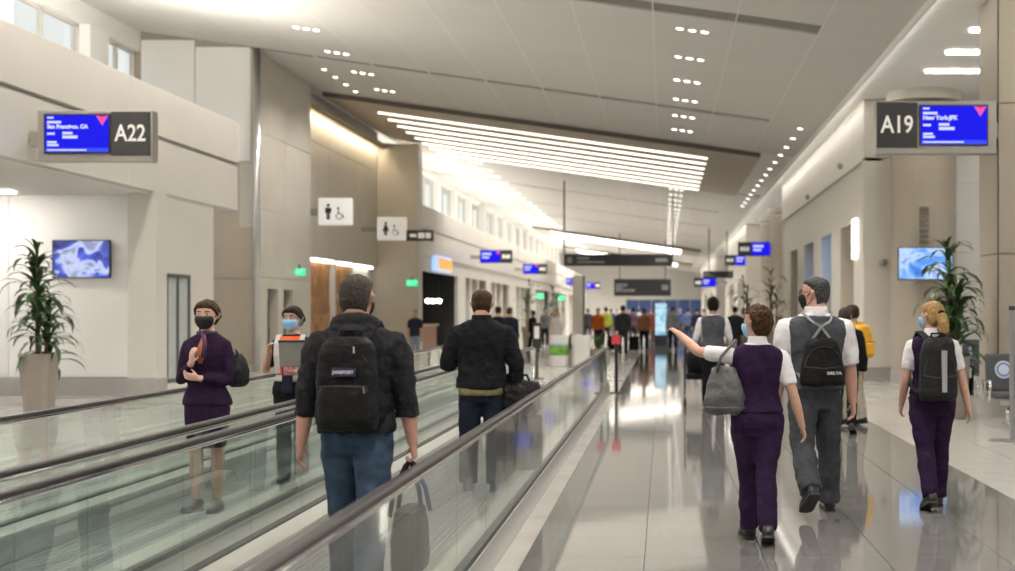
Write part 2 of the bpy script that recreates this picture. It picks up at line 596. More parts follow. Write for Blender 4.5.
# ---- left side: cream fascia beam over the gate lounge, clerestory above
XF = -9.4
def fascia(ya, yb, name):
    q = MB()
    q.box(XF - .5, XF - .07, ya, yb, 3.81, 5.70)
    w = struct(name, q, M_fascia)
    n = max(1, round((yb - ya) / 6.0)); L = (yb - ya) / n
    for k in range(n):
        a = ya + k * L + .006; b = ya + (k + 1) * L - .006
        q = MB(); q.box(XF - .07, XF, a, b, 4.86, 5.75); q.build('upper_panel', M_fascia, w, bevel=.008)
        q = MB(); q.box(XF - .07, XF - .03, a, b, 3.81, 4.80); q.build('lower_panel', M_fascia, w, bevel=.008)
    q = MB(); q.box(XF - .09, XF - .06, ya, yb, 4.80, 4.86); q.build('groove', M_base, w)
    q = MB(); q.box(XL - .2, XF - .5, ya + (1 if ya > 0 else 0), yb, 5.45, 5.66); struct('trim_left', q, M_white)
    return w
fascia(-32, 31, 'wall_left')
fascia(53.5, 90, 'wall_left')
fascia(90.5, 160, 'wall_left')
# ledge uplights behind the parapet
def ledge_light(ya, yb, label, x=XF - .85, lm=None):
    t = empty('ledge_uplight', (x, (ya + yb) / 2, 5.66), 0, label, 'light')
    q = MB(); q.box(-.09, .09, -(yb - ya) / 2, (yb - ya) / 2, 0, .06); q.build('housing', M_white, t)
    q = MB(); q.box(-.08, .08, -(yb - ya) / 2 + .02, (yb - ya) / 2 - .02, .06, .08); q.build('lens', lm or M_cove2, t)
ledge_light(-10, 30.5, 'long ledge uplight above the cream beam at the near gate lounge')
ledge_light(54, 89, 'long ledge uplight under the clerestory beyond the restroom wall', lm=M_cove3)
ledge_light(91, 159, 'most distant ledge uplight above the far shops', lm=M_cove3)

# clerestory wall with windows
def clerestory(ya, yb, wn, pitch, XL=XL, pw=1.1):
    q = MB(); q.box(XL - .35, XL, ya, yb, 5.45, 6.1); q.box(XL - .35, XL, ya, yb, 8.35, zc(XL) + (.2 if XL < -13 else .02))
    y = ya
    holes = []
    while y < yb - .01:
        q.box(XL - .35, XL + .12, y, min(y + pw, yb), 6.1, 8.35)
        if y + pw < yb - .5: holes.append((y + pw, min(y + pitch, yb)))
        y += pitch
    w = struct('wall_left', q, M_white)
    for a, b in holes:
        t = empty('window_%d' % wn[0], (XL - .2, (a + b) / 2, 6.1)); t['kind'] = 'structure'; wn[0] += 1
        L = (b - a) / 2
        f = MB()
        for s in (-1, 1): f.box(-.05, .05, s * L - s * .09, s * L, 0, 2.25)
        f.box(-.05, .05, -L, L, 0, .09); f.box(-.05, .05, -L, L, 2.16, 2.25); f.box(-.05, .05, -.04, .04, 0, 2.25)
        f.build('window_frame', M_fascia, t)
        for s in (-1, 1):
            f = MB(); f.box(-.01, .01, min(0, s * L), max(0, s * L), .05, 2.2); f.build('pane', M_pane, t)
wn = [1]
clerestory(-32.1, 36.4, wn, 5.0)
clerestory(54.5, 89.3, wn, 5.8, -11.7, .7)
clerestory(90.5, 160.1, wn, 5.8, -11.7, .7)

# cross wall that closes the lounge and the tall return wall above it
q = MB(); q.box(XL - .3, -11.04, 36.4, 37.0, 0, zc(XL) + .05)
wl = struct('wall_left', q, M_dkwall)
q = MB(); q.box(XL + .02, -12.2, 36.36, 36.4, 5.5, zc(-12.9) - .1); q.build('return_panel', M_white, wl)
q = MB(); q.box(-12.17, -10.75, 36.36, 36.4, 5.5, zc(-11.6) - .1); q.build('return_panel', M_white, wl)
q = MB(); q.box(-12.9, -10.65, 36.36, 36.4, 2.45, 3.78); q.build('return_panel', M_dkwall, wl)
q = MB(); q.box(-12.9, -10.65, 36.36, 36.4, .2, 2.43); q.build('return_panel', M_dkwall, wl)
# gate lounge: back wall, corner column, glazed door bay
q = MB(); q.box(-26, -9.9, 26.4, 26.7, 0, 3.81)
wl = struct('wall_left', q, M_white)
for a, b in ((-14.6, -12.35), (-12.34, -9.95)):
    q = MB(); q.box(a, b, 26.37, 26.4, 2.52, 3.8); q.build('wall_panel', M_white, wl, bevel=.004)
    q = MB(); q.box(a, b, 26.37, 26.4, .36, 2.505); q.build('wall_panel', M_white, wl, bevel=.004)
q = MB(); q.box(-26, -9.9, 26.34, 26.4, 0, .34); struct('baseboard_left', q, M_base)
q = MB(); q.box(-9.92, -9.4, 25.9, 26.45, 0, 3.81)
wl = struct('wall_left', q, M_fascia)
q = MB(); q.box(-9.905, -9.39, 25.885, 25.9, 2.5, 3.8); q.build('column_casing', M_fascia, wl)
q = MB(); q.box(-9.905, -9.39, 25.885, 25.9, .36, 2.48); q.build('column_casing', M_fascia, wl)
q = MB(); q.box(-9.94, -9.38, 25.87, 26.45, 0, .34); struct('baseboard_left', q, M_base)
q = MB(); q.box(-9.7, -9.45, 26.45, 26.62, 0, 3.81); q.box(-9.7, -9.45, 27.95, 29.4, 0, 3.81); q.box(-9.7, -9.45, 26.62, 27.95, 2.32, 3.81); q.box(-9.7, -9.45, 26.62, 27.95, 0, .22)
wl = struct('wall_left', q, M_fascia)
q = MB(); q.box(-13, -9.45, 29.38, 29.4, 0, 3.81); q.build('end_panel', M_fascia, wl)
t = empty('door_1', (-9.5, 27.28, .22)); t['kind'] = 'structure'
q = MB()
for s in (-1, 1): q.box(-.05, .05, s * .66 - s * .08, s * .66, 0, 2.1)
q.box(-.05, .05, -.66, .66, 2.02, 2.1); q.box(-.05, .05, -.66, .66, 0, .08); q.box(-.05, .05, -.06, .02, 0, 2.1)
q.build('door_frame', mat('door_frame_grey', (.08, .085, .085), .4), t)
q = MB(); q.box(-.02, .02, -.62, .62, .04, 2.06); q.build('pane', mat('frosted_pane', (.42, .47, .46), .35, var=.08), t)
# soffit over the lounge with linear lights
q = MB(); q.box(-26, XF - .07, -32, 31, 3.78, 3.85); struct('ceiling', q, M_ceil)
lme = MB().box(-1.6, 1.6, -.07, .07, -.03, .0).mesh('lens', M_lin)
lme2 = MB().box(-1.6, 1.6, -.07, .07, -.03, .0).mesh('lens', M_lin2)
def linear(x, y, z, label, group, lens=None):
    z -= .02
    t = empty('linear_light', (x, y, z), 0, label, 'ceiling light', group)
    share('lens', lens or lme, t, (0, 0, 0))
    q = MB(); q.box(-1.63, 1.63, -.1, .1, -.012, 0); q.build('trim', M_white, t)
for y in (-8.5, -4.25, 0, 4.25, 8.5, 12.75, 17, 21.25, 25.3):
    linear(-13.35, y, 3.78, 'linear ceiling light under the lounge soffit at the left edge of the photo' if y > 25 else 'linear ceiling light under the lounge soffit, nearer than the photo shows', 'lounge soffit lights', lme2)

# ---- tall beige panelled wall, cove recess with restroom entrance, end pier
def panel_wall(x, ya, yb, zs, cols, thick=.4, mat_=M_panel):
    q = MB(); q.box(x - thick, x - .03, ya, yb, zs[0], zs[-1])
    w = struct('wall_left', q, M_dkwall)
    L = (yb - ya) / cols
    for k in range(cols):
        for a, b in zip(zs[:-1], zs[1:]):
            q = MB(); q.box(x - .03, x, ya + k * L + .006, ya + (k + 1) * L - .006, a + .006, b - .006)
            q.build('wall_panel', mat_, w)
    return w
XB = -10.6
zt = zc(XB)
w = panel_wall(XB, 36.4, 42.0, (2.5, 4.3, 6.3, zt), 2)
q = MB(); q.box(XB - .43, XB, 36.39, 36.4, 2.5, zt); q.build('end_panel', M_panel, w)
# lower course of the same wall with two service doors
q = MB()
for a, b in ((36.4, 37.4), (38.45, 39.0), (40.05, 42.0)): q.box(XB - .4, XB, a, b, 0, 2.49)
q.box(XB - .43, XB - .4, 36.4, 42, 0, 2.49)
q.box(XB - .4, XB, 37.4, 38.45, 2.2, 2.49); q.box(XB - .4, XB, 39.0, 40.05, 2.2, 2.49)
struct('wall_left', q, M_panel)
M_door = mat('dark_bronze_door', (.14, .12, .10), .45)
for n_, yc in ((2, 37.92), (3, 39.52)):
    t = empty('door_%d' % n_, (XB - .25, yc, 0)); t['kind'] = 'structure'
    MB().box(-.03, .03, -.5, .5, .01, 2.18).build('door_leaf', M_door, t, bevel=.01)
    MB().box(.03, .09, -.12, .12, 1.95, 2.15).build('door_closer', M_steel, t)
    MB().box(.03, .08, .34, .40, .95, 1.15).build('door_handle', M_chrome, t)
t = empty('trim_1', (XB + .04, 36.3, 0)); t['kind'] = 'structure'
MB().cyl((0, 0, 0), .09, zt, 16).build('corner_post', M_steel, t, smooth=True)
# recess
XS = -10.95
w = panel_wall(XS, 42.0, 53.5, (3.3, 4.9, 6.9, zc(XS) - .05), 3)
q = MB(); q.box(XS - .4, XS, 42.0, 42.15, 0, 3.29)
struct('wall_left', q, M_panel)
q = MB(); q.box(XS, XB + .0, 42.0, 53.4, zc(XB) - .62, zc(XB) - .50); w2 = struct('trim_2', q, M_tan)
t = empty('cove_light', (XS + .02, 47.7, zc(XB) - .62), 0, 'warm glowing cove light along the top of the restroom wall', 'light')
MB().box(.18, .23, -5.6, 5.6, -.03, 0).build('lens', M_cove, t)
MB().box(.24, .27, -5.6, 5.6, -.07, 0).build('lip', M_tan, t)
# restroom entrance: wood tiled wall behind the opening
q = MB(); q.box(XS - .55, XS - .30, 42.0, 50.6, 0, 3.29); wr = struct('wall_left', q, M_dkwall)
WB = [MB().box(0, .03 + .025 * k, -.262, .262, -.147, .147).mesh('wood_block', M_wood) for k in range(2)]
for j in range(11):
    for i in range(15):
        share('wood_block', WB[(i * 7 + j * 3) % 5 % 2], wr, (XS - .30, 42.5 + .53 * i - (.26 if j % 2 else 0), .15 + .3 * j))
q = MB(); q.box(XS - 1.2, XS - .03, 42.0, 53.45, 3.3, 3.45); struct('ceiling', q, M_white)
q = MB(); q.box(XS - .45, XS - .25, 50.62, 53.45, 0, 3.29); struct('wall_left', q, M_white)
for k, yc in enumerate((45.4, 48.4, 51.4)):
    t = empty('entrance_light', (XS - .12, yc, 3.28), 0, ('linear light nearest the tall panelled wall above the restroom entrance', 'short middle linear light above the restroom entrance', 'linear light at the far end of the restroom entrance')[k], 'light')
    L = (2.6, 2.0, 3.0)[k] / 2
    MB().box(-.08, .08, -L, L, -.1, 0).build('lens', M_entr, t)
q = MB(); q.box(XS - .3, XS - .1, 46.95, 47.15, 0, 3.29); struct('trim_3', q, M_white)
# end pier before the shops
q = MB(); q.box(XS - .3, XF - .02, 53.5, 54.4, 0, zc(-9.4) - .26); w = struct('wall_left', q, M_panel)
for a, b in ((0.02, 2.5), (2.51, 4.8), (4.81, zc(-9.4) - .28)):
    MB().box(-10.36, XF, 53.46, 53.5, a, b).build('wall_panel', M_panel, w)
    MB().box(XF - .02, XF + .01, 53.47, 54.4, a, b).build('wall_panel', M_panel, w)

# ---- shop fronts under the far fascia
q = MB()
bays = [(54.8, 64.5), (67.0, 75.0), (77.0, 86.0), (90.0, 100.0), (104.0, 116.0), (120.0, 136.0), (140.0, 156.0)]
yp = 54.4
for a, b in bays:
    q.box(XF - .25, XF - .1, yp, a, 0, 3.81); q.box(XF - .25, XF - .1, a, b, 3.2, 3.81)
    yp = b
q.box(XF - .25, XF - .1, yp, 172, 0, 3.81)
struct('wall_left', q, M_fascia)
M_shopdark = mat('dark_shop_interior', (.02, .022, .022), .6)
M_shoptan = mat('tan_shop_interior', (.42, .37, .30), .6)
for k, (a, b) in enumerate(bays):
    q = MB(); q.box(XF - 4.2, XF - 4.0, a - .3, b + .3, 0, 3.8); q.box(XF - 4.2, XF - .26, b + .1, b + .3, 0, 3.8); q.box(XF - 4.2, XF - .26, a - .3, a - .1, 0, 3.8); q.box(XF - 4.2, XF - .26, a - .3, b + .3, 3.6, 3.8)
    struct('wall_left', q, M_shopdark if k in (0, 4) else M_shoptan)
    if k:
        mid = MB()
        for u in (.33, .66): mid.box(XF - .55, XF - .2, a + (b - a) * u - .3, a + (b - a) * u + .3, 0, 3.2)
        struct('trim_%d' % (3 + k), mid, M_fascia)

# ---- right side
M_rw = mat('right_cream_wall', (.72, .68, .61), .45, var=.03, scale=1.1)
XW = 4.57; ZR = 6.43
q = MB(); q.box(XR - .02, 24, -32, 175, ZR, ZR + .3); struct('ceiling', q, M_white)
q = MB(); q.box(XR - .06, XR - .02, -32, 175, zc(XR) - .12, ZR + .3); struct('trim_right', q, M_white)
t = empty('added_edge_strip', (XR + .06, 22, ZR - .07), 0, 'continuous added light strip, unseen behind the edge of the white right hand ceiling', 'light')  # strip added out of sight to wash the soffit and upper wall
MB().box(-.03, .03, -32, 150, .02, .05).build('lens', M_edge, t)
MB().box(-.05, .05, -32, 150, .05, .07).build('housing', M_white, t)
def right_block(ya, yb, openings, wide=24):
    q = MB()
    q.box(XW, XW + .4, ya, yb, 5.07, ZR)
    q.box(XW - .05, XW, ya - .03, yb, 5.03, 5.10)
    y = ya
    for a, b, z in openings:
        q.box(XW + .04, XW + .4, y, a, 0, 5.07); q.box(XW + .04, XW + .4, a, b, z, 5.07); y = b
    q.box(XW + .04, XW + .4, y, yb, 0, 5.07)
    w = struct('wall_right', q, M_rw)
    for a, b, z in openings:
        q = MB(); q.box(XW + .4, XW + 2.6, a - .2, a - .05, 0, z + .2); q.box(XW + .4, XW + 2.6, b + .05, b + .2, 0, z + .2); q.box(XW + 2.6, XW + 2.75, a - .2, b + .2, 0, z + .2); q.box(XW + .4, XW + 2.75, a - .2, b + .2, z, z + .2)
        struct('wall_right', q, M_shoptan)
    q = MB(); q.box(XW + .01, XW + .04, ya - .03, openings[0][0], 0, .3); struct('baseboard_right', q, M_base)
    return w
right_block(32.0, 54.0, [(34.0, 36.6, 3.75), (38.6, 41.0, 3.75), (43.2, 46.0, 3.75), (48.3, 51.0, 3.75)])
right_block(78.0, 104.0, [(82.0, 88.0, 3.4), (92.0, 99.0, 3.4)])
right_block(124.0, 172.0, [(130.0, 142.0, 3.4), (150.0, 160.0, 3.4)])
# cross walls of the blocks
def cross(x0, x1, y, m=M_rw):
    q = MB(); q.box(x0, x1, y, y + .3, 0, ZR)
    w = struct('wall_right', q, m)
    for a, b in ((.31, 2.6), (2.61, 5.03), (5.1, ZR - .02)):
        MB().box(x0 - .0, x0 + .66, y - .03, y, a, b).build('wall_panel', m, w, bevel=.005)
    MB().box(x0, x0 + .66, y - .045, y, 0, .3).build('base_panel', M_base, w)
    return w
wR = cross(4.56, 5.3, 32.0)
q = MB(); q.box(5.3, 16, 32.1, 32.4, 0, ZR)
wR = struct('wall_right', q, M_white)
MB().box(5.3, 9, 32.04, 32.1, 4.55, 4.63).build('wall_trim', M_white, wR)
cross(4.56, 12, 78.0); cross(4.56, 12, 124.0)
for y in (54.2, 104.2):
    q = MB(); q.box(XW, 16, y - .2, y, 0, ZR); struct('wall_right', q, M_rw)
q = MB(); q.box(15.7, 16, -32, 175, 0, 1.0); q.box(15.7, 16, -32, 175, 5.2, ZR)
for y in range(-32, 175, 6): q.box(15.7, 16, y, y + .4, 1, 5.2)
struct('wall_right', q, M_white)
# round column with cap, and the broad square column the gate sign hangs on
def round_col(x, y, r, m=M_dkwall):
    q = MB(); q.lathe([(r, 0), (r, ZR - .35)], (x, y, 0), 40)
    w = struct('wall_right', q, m, smooth=False)
    q = MB(); q.lathe([(r + .12, ZR - .22), (r + .12, ZR)], (x, y, 0), 40); q.build('column_cap', M_panel, w)
    q = MB(); q.lathe([(r + .012, .3), (r + .012, 2.4)], (x, y, 0), 40); q.build('column_casing', m, w)
    q = MB(); q.lathe([(r + .012, 2.42), (r + .012, 4.5)], (x, y, 0), 40); q.build('column_casing', m, w)
    q = MB(); q.lathe([(r + .012, 4.52), (r + .012, ZR - .4)], (x, y, 0), 40); q.build('column_casing', m, w)
    q = MB(); q.lathe([(r + .03, 0), (r + .03, .28)], (x, y, 0), 40); q.build('column_base', M_base, w)
round_col(5.75, 31.0, .70)
round_col(5.6, 66.0, .6); round_col(5.6, 72.0, .6); round_col(5.6, 112.0, .6)
q = MB(); q.box(5.02, 6.3, 21.0, 22.2, 0, ZR); w = struct('wall_right', q, M_dkwall)
for a, b in ((.31, 2.45), (2.47, 4.7), (4.72, ZR - .02)):
    MB().box(5.0, 6.3, 20.97, 21.0, a, b).build('wall_panel', M_dkwall, w, bevel=.004)
    MB().box(5.0, 5.02, 20.97, 22.2, a, b).build('wall_panel', M_dkwall, w, bevel=.004)
MB().box(4.98, 6.3, 20.95, 22.2, 0, .3).build('base_panel', M_base, w)
for k in range(-4, 12):
    linear(6.85, 5.5 + 2.05 * k, ZR, 'linear ceiling light over the right hand gate lounge, nearer than the photo shows' if k < 7 else ORD[k - 7] + ' linear ceiling light from the top, above the A19 gate sign', 'right lounge ceiling lights')
for k in range(5):
    linear(7.4, 57 + 4 * k, ZR, 'linear ceiling light in the second right hand lounge', 'second lounge ceiling lights')

# ---- far end of the hall, and an added rear wall
q = MB(); q.box(-14, 16, -32.5, -32, 0, 9.5); struct('wall_back', q, M_fascia)  # unseen wall added behind the camera to cut light from the open rear
q = MB(); q.box(-14, 16, 174.5, 175, 0, 9.5)
w = struct('wall_back', q, M_fascia)
M_bluewin = mat('dusk_blue_glazing', (.03, .06, .16), .2, emit=(.05, .10, .24), estr=.25)
for k in range(1, 7):
    MB().box(-6.3 + 1.6 * k, -4.8 + 1.6 * k, 174.4, 174.5, .1, 3.0).build('pane', M_bluewin, w)
# ================================================================== MOVING WALKWAYS
WY0, WY1 = -3.5, 26.6
def walkway(xr, xl, label):
    """xr / xl = centre lines of the right and left handrail"""
    xc = (xr + xl) / 2; hw = (xr - xl) / 2
    t = empty('moving_walkway', (xc, 0, 0), 0, label, 'moving walkway')
    PL = 1.2
    for s in (1, -1):
        X = s * hw
        q = MB(); q.box(X - s * .20, X + s * .03, WY0, WY1 + .5, 0.0, .20)
        base = q.build('balustrade_base', M_steel, t, bevel=.006)
        MB().box(X - s * .205, X - s * .03, WY0, WY1 + .5, .20, .216).build('deck_plate', mat('deck_plate_metal', (.60, .58, .54), .35, metal=.35, var=.05, scale=5, stretch=(20, .5, 1)), t)
        MB().box(X - s * .03, X + s * .022, WY0, WY1 + .3, .20, .232).build('glass_gasket', M_gasket, t)
        me = MB().box(-.006, .006, -PL / 2 + .004, PL / 2 - .004, 0, .645).mesh('glass_panel', M_glass)
        y = WY1 - PL
        while y > WY0:
            share('glass_panel', me, base, (X, y + PL / 2 - .1, .225))
            y -= PL
        # rounded end pane
        poly = [(WY1 - .1, .225), (WY1 - .1, .87)]
        for k in range(9):
            a = R(90 - 22.5 * k)
            poly.append((WY1 + .02 + math.cos(a) * .32, .55 + math.sin(a) * .32))
        q = MB(); q.prism(poly, .012, (X - .006, 0, 0), (0, 1, 0), (0, 0, 1), (1, 0, 0)); q.build('glass_panel', M_glass, base)
        # handrail belt over its guide
        def rail(w, h, dz, r0):
            path = [(WY0, .90 + dz)] + [(y, .90 + dz) for y in (5, 12, 20)] + [(WY1, .90 + dz)]
            for k in range(1, 10):
                a = R(90 - 20 * k)
                path.append((WY1 + math.cos(a) * (.34 + r0), .56 + dz * math.sin(a) + math.sin(a) * .34))
            rings = []
            for i, (y, z) in enumerate(path):
                y2, z2 = path[min(i + 1, len(path) - 1)]; y1, z1 = path[max(i - 1, 0)]
                d = V((0, y2 - y1, z2 - z1)).normalized(); nn = V((0, -d.z, d.y))
                ring = []
                for j in range(12):
                    u, v = se(2 * math.pi * j / 12, w, h, 3)
                    ring.append(V((X + u, y, z)) + nn * v)
                rings.append(ring)
            q = MB(); q.loft(rings); return q
        hb = rail(.030, .013, .008, .008).build('handrail_belt', M_rubber, t, smooth=True)
        rail(.027, .015, -.022, -.022).build('handrail_guide', M_chrome, hb, smooth=True)
    pm = MB(); pm.box(-hw + .21, hw - .21, -.198, .198, -.03, .02)
    for k in range(26):
        x = -hw + .23 + (2 * hw - .46) * k / 25
        pm.box(x - .012, x + .012, -.198, .198, .02, .028)
    me = pm.mesh('pallet', mat('pallet_grey', (.34, .345, .34), .4, metal=.4, var=.06))
    y = WY1 - .6
    while y > WY0:
        share('pallet', me, t, (0, y, .005)); y -= .4
    MB().box(-hw + .205, hw - .205, WY1 - .38, WY1 + .55, .0, .03).build('comb_plate', M_steel, t, bevel=.004)
    MB().box(-hw + .2, hw - .2, WY1 + .55, WY1 + 2.4, .001, .012).build('landing_plate', M_steel, t)
    return t
walkway(-1.08, -2.51, 'near moving walkway beside the grey tiled aisle, carrying two men with bags')
walkway(-2.83, -4.27, 'far moving walkway nearest the lounge, carrying the two masked women')

# ================================================================== SIGNS AND SCREENS
def disc_poly(cx, cy, r, n=20, a0=0, a1=360):
    return [(cx + r * math.cos(R(a0 + (a1 - a0) * k / n)), cy + r * math.sin(R(a0 + (a1 - a0) * k / n))) for k in range(n + (0 if a1 - a0 == 360 else 1))]
def marks(parent, m, rects, y, name='text_line'):
    for x0, x1, z0, z1 in rects:
        q = MB(); q.box(x0, x1, y - .004, y, z0, z1); q.build(name, m, parent)

def gate_sign(name_, city, x0, x1, z0, z1, D, number_first, label, back=True, wallx=None):
    """sign housing spans x0..x1, z0..z1 and faces the camera"""
    w = x1 - x0; h = z1 - z0
    t = empty('gate_sign', ((x0 + x1) / 2, D, z0), 0, label, 'sign', 'gate signs')
    MB().box(-w / 2, w / 2, .0, .22, 0, h).build('housing', M_signgrey, t, bevel=.015)
    nw = w * .335; sw = w * .545; sh = h * .72
    if number_first:
        nx = -w / 2 + nw / 2 + .01; sx = -w / 2 + nw + .06 + sw / 2
    else:
        nx = w / 2 - nw / 2 - .04; sx = w / 2 - nw - .07 - sw / 2
    zc_ = h * .54
    n = MB().box(nx - nw / 2, nx + nw / 2, -.02, 0, zc_ - h * .42, zc_ + h * .43).build('number_panel', M_charc, t)
    lettering(name_, h * .46, M_letter, n, (nx, -.022, zc_), width=nw * .80, bold=h * .006, name='gate_number')
    s = MB().box(sx - sw / 2 - .02, sx + sw / 2 + .02, -.03, 0, zc_ - sh / 2 - .02, zc_ + sh / 2 + .02).build('screen_bezel', M_black, t)
    d = MB().box(sx - sw / 2, sx + sw / 2, -.034, -.03, zc_ - sh / 2, zc_ + sh / 2).build('screen', M_blue_scr, t)
    L = sx - sw / 2 + .03; T = zc_ + sh / 2
    y = -.034
    if city:
        lettering(city, sh * .15, M_scr_lt, d, (L, y - .001, T - sh * .31), align='LEFT', extrude=.001, bold=.005)
    marks(d, M_scr_lt, [(L, L + sw * .10, T - sh * .09, T - sh * .04), (L, L + sw * .22, T - sh * .22, T - sh * .155),
                        (L, L + sw * .12, T - sh * .53, T - sh * .47), (L + sw * .24, L + sw * .40, T - sh * .52, T - sh * .45), (L + sw * .24, L + sw * .48, T - sh * .63, T - sh * .55),
                        (L, L + sw * .15, T - sh * .76, T - sh * .70), (L, L + sw * .18, T - sh * .84, T - sh * .78)], y)
    q = MB(); q.box(sx - sw / 2, sx + sw / 2, y - .002, y, zc_ - sh / 2, zc_ - sh / 2 + sh * .11); q.build('status_bar', M_scr_bar, d)
    marks(d, M_scr_lt, [(L, L + sw * .62, zc_ - sh / 2 + sh * .035, zc_ - sh / 2 + sh * .075)], y - .002)
    # pink triangle emblem in the corner, point down, with its notch
    ex = sx + sw / 2 - sw * .10; ez = T - .005; eh = sh * .27
    q = MB(); q.prism([(-eh * .62, 0), (eh * .62, 0), (0, -eh)], -.003, (ex, y, ez)); q.build('emblem', M_pink, d)
    q = MB(); q.prism([(-eh * .5, -.001), (eh * .5, -.001), (0, -eh * .18)], -.004, (ex, y, ez)); q.build('emblem_notch', emit_mat('screen_red', (.75, .02, .06), 1.0), d)
    if wallx is not None:
        a, b = (w / 2, wallx - (x0 + x1) / 2) if wallx > (x0 + x1) / 2 else (wallx - (x0 + x1) / 2, -w / 2)
        MB().box(a, b, .06, .16, h * .3, h * .6).build('bracket', M_signgrey, t)
    return t
D = 20.7
p0 = at(37, 161.5, D); p1 = at(153, 110.5, D)
gate_sign('A22', 'San Francisco, CA', p0.x, p1.x, p0.z, p1.z, D, False, 'gate sign reading A22 with a blue departure screen on the cream beam', wallx=XF)
D = 20.9
p0 = at(876, 154, D); p1 = at(998, 101, D)
gate_sign('A19', 'New York-JFK', p0.x, min(p1.x, 4.97), p0.z, p1.z, D, True, 'gate sign reading A19 with a blue departure screen by the square column', wallx=5.0)

def small_gate(px0, px1, py0, py1, D, numfirst, label, wallx):
    a = at(px0, py1, D); b = at(px1, py0, D)
    w = b.x - a.x; h = b.z - a.z
    t = empty('gate_sign', ((a.x + b.x) / 2, D, a.z), 0, label, 'sign', 'gate signs')
    MB().box(-w / 2, w / 2, 0, .2, 0, h).build('housing', M_charc, t, bevel=.01)
    sx0, sx1 = (-w / 2 + w * .37, w / 2 - .02) if numfirst else (-w / 2 + .02, w / 2 - w * .37)
    s = MB().box(sx0, sx1, -.02, 0, .03, h - .03).build('screen', M_blue_scr, t)
    k = sx1 - sx0
    marks(s, M_scr_lt, [(sx0 + k * .08, sx0 + k * .55, h * .62, h * .78), (sx0 + k * .08, sx0 + k * .45, h * .36, h * .5)], -.02)
    if not numfirst:
        MB().box(sx1 - k * .18, sx1 - .02, -.024, -.02, h * .7, h - .04).build('emblem', M_pink, s)
    nx = (-w / 2 + w * .185) if numfirst else (w / 2 - w * .185)
    marks(t, M_letter, [(nx - w * .12, nx - w * .05, h * .35, h * .65), (nx - w * .03, nx + w * .03, h * .35, h * .65), (nx + w * .05, nx + w * .12, h * .35, h * .65)], 0, 'number_mark')
    xx = wallx - (a.x + b.x) / 2
    MB().box(min(xx, 0), max(xx, 0), .06, .14, h * .3, h * .6).build('bracket', M_signgrey, t)
small_gate(480, 512, 250, 263, 68, False, 'small blue gate sign on the left wall, first beyond the restrooms', XF)
small_gate(523, 547, 264, 274, 88, False, 'small blue gate sign on the left wall, second beyond the restrooms', XF)
small_gate(566, 579, 278, 285, 128, False, 'small blue gate sign on the left wall, third beyond the restrooms', XF)
small_gate(586, 600, 282, 289, 140, False, 'small blue gate sign farthest along the left wall', XF)
small_gate(738, 774, 242, 256, 66, True, 'small blue gate sign on the right, first beyond the long cream wall', 5.1)
small_gate(725, 752, 255, 265.5, 79, True, 'small blue gate sign on the right, second beyond the long cream wall', 4.6)
small_gate(694, 716, 278, 287, 101, True, 'small blue gate sign farthest along the right side', 4.6)

# overhead wayfinding signs
def wayfind(px0, px1, py0, py1, D, label, poles, right_mark=True):
    a = at(px0, py1, D); b = at(px1, py0, D)
    w = b.x - a.x; h = b.z - a.z; xm = (a.x + b.x) / 2
    t = empty('overhead_sign', (xm, D, a.z), 0, label, 'sign')
    MB().box(-w / 2, w / 2, 0, .3, 0, h).build('sign_box', M_black, t, bevel=.02)
    for u in poles:
        x = -w / 2 + w * u
        MB().cyl((x, .15, h), .035, zc(xm + x) - a.z - h - .002, 10).build('hanging_pole', M_charc, t)
    gm = mat('dim_letter', (.12, .12, .115), .5, emit=(.3, .3, .28), estr=.12)
    L = -w / 2 + w * .03
    marks(t, gm, [(L, L + h * .4, h * .25, h * .75), (L + w * .09, L + w * .20, h * .55, h * .75), (L + w * .09, L + w * .34, h * .25, h * .4)], 0, 'sign_mark')
    if right_mark: marks(t, gm, [(w / 2 - w * .16, w / 2 - w * .05, h * .35, h * .65)], 0, 'sign_mark')
wayfind(564, 673, 254, 266, 64, 'long black overhead sign hung on poles across the hall', (0.0, 1.0))
wayfind(614, 671, 279, 296, 104, 'second black overhead sign farther down the hall, above the crowd', (.1, .9))
wayfind(703, 733, 271, 278, 84, 'dark overhead sign on the right, beyond the blue gate signs', (.2, .8))

# restroom signs on white boxes
def figure_marks(parent, x, z, s, m, y, skirt=False):
    q = MB(); q.prism(disc_poly(x, z + .86 * s, .10 * s), -.004, (0, y, 0))
    if skirt:
        q.prism([(x - .08 * s, z + .74 * s), (x - .24 * s, z + .30 * s), (x + .24 * s, z + .30 * s), (x + .08 * s, z + .74 * s)], -.004, (0, y, 0))
    else:
        q.prism([(x - .19 * s, z + .40 * s), (x - .19 * s, z + .72 * s), (x + .19 * s, z + .72 * s), (x + .19 * s, z + .40 * s)], -.004, (0, y, 0))
    q.prism([(x - .11 * s, z), (x - .11 * s, z + .42 * s), (x - .01 * s, z + .42 * s), (x - .01 * s, z)], -.004, (0, y, 0))
    q.prism([(x + .01 * s, z), (x + .01 * s, z + .42 * s), (x + .11 * s, z + .42 * s), (x + .11 * s, z)], -.004, (0, y, 0))
    q.build('person_symbol', m, parent)
def wheel_marks(parent, x, z, s, m, y):
    q = MB()
    q.tube([(x + .2 * s * math.cos(R(a)), y - .003, z + .22 * s + .2 * s * math.sin(R(a))) for a in range(100, 361, 20)], .028 * s, 6)
    q.tube([(x - .05 * s, y - .003, z + .62 * s), (x - .02 * s, y - .003, z + .36 * s), (x + .17 * s, y - .003, z + .36 * s), (x + .28 * s, y - .003, z + .1 * s)], .035 * s, 6)
    q.prism(disc_poly(x - .06 * s, z + .72 * s, .08 * s), -.004, (0, y, 0))
    q.build('wheelchair_symbol', m, parent)
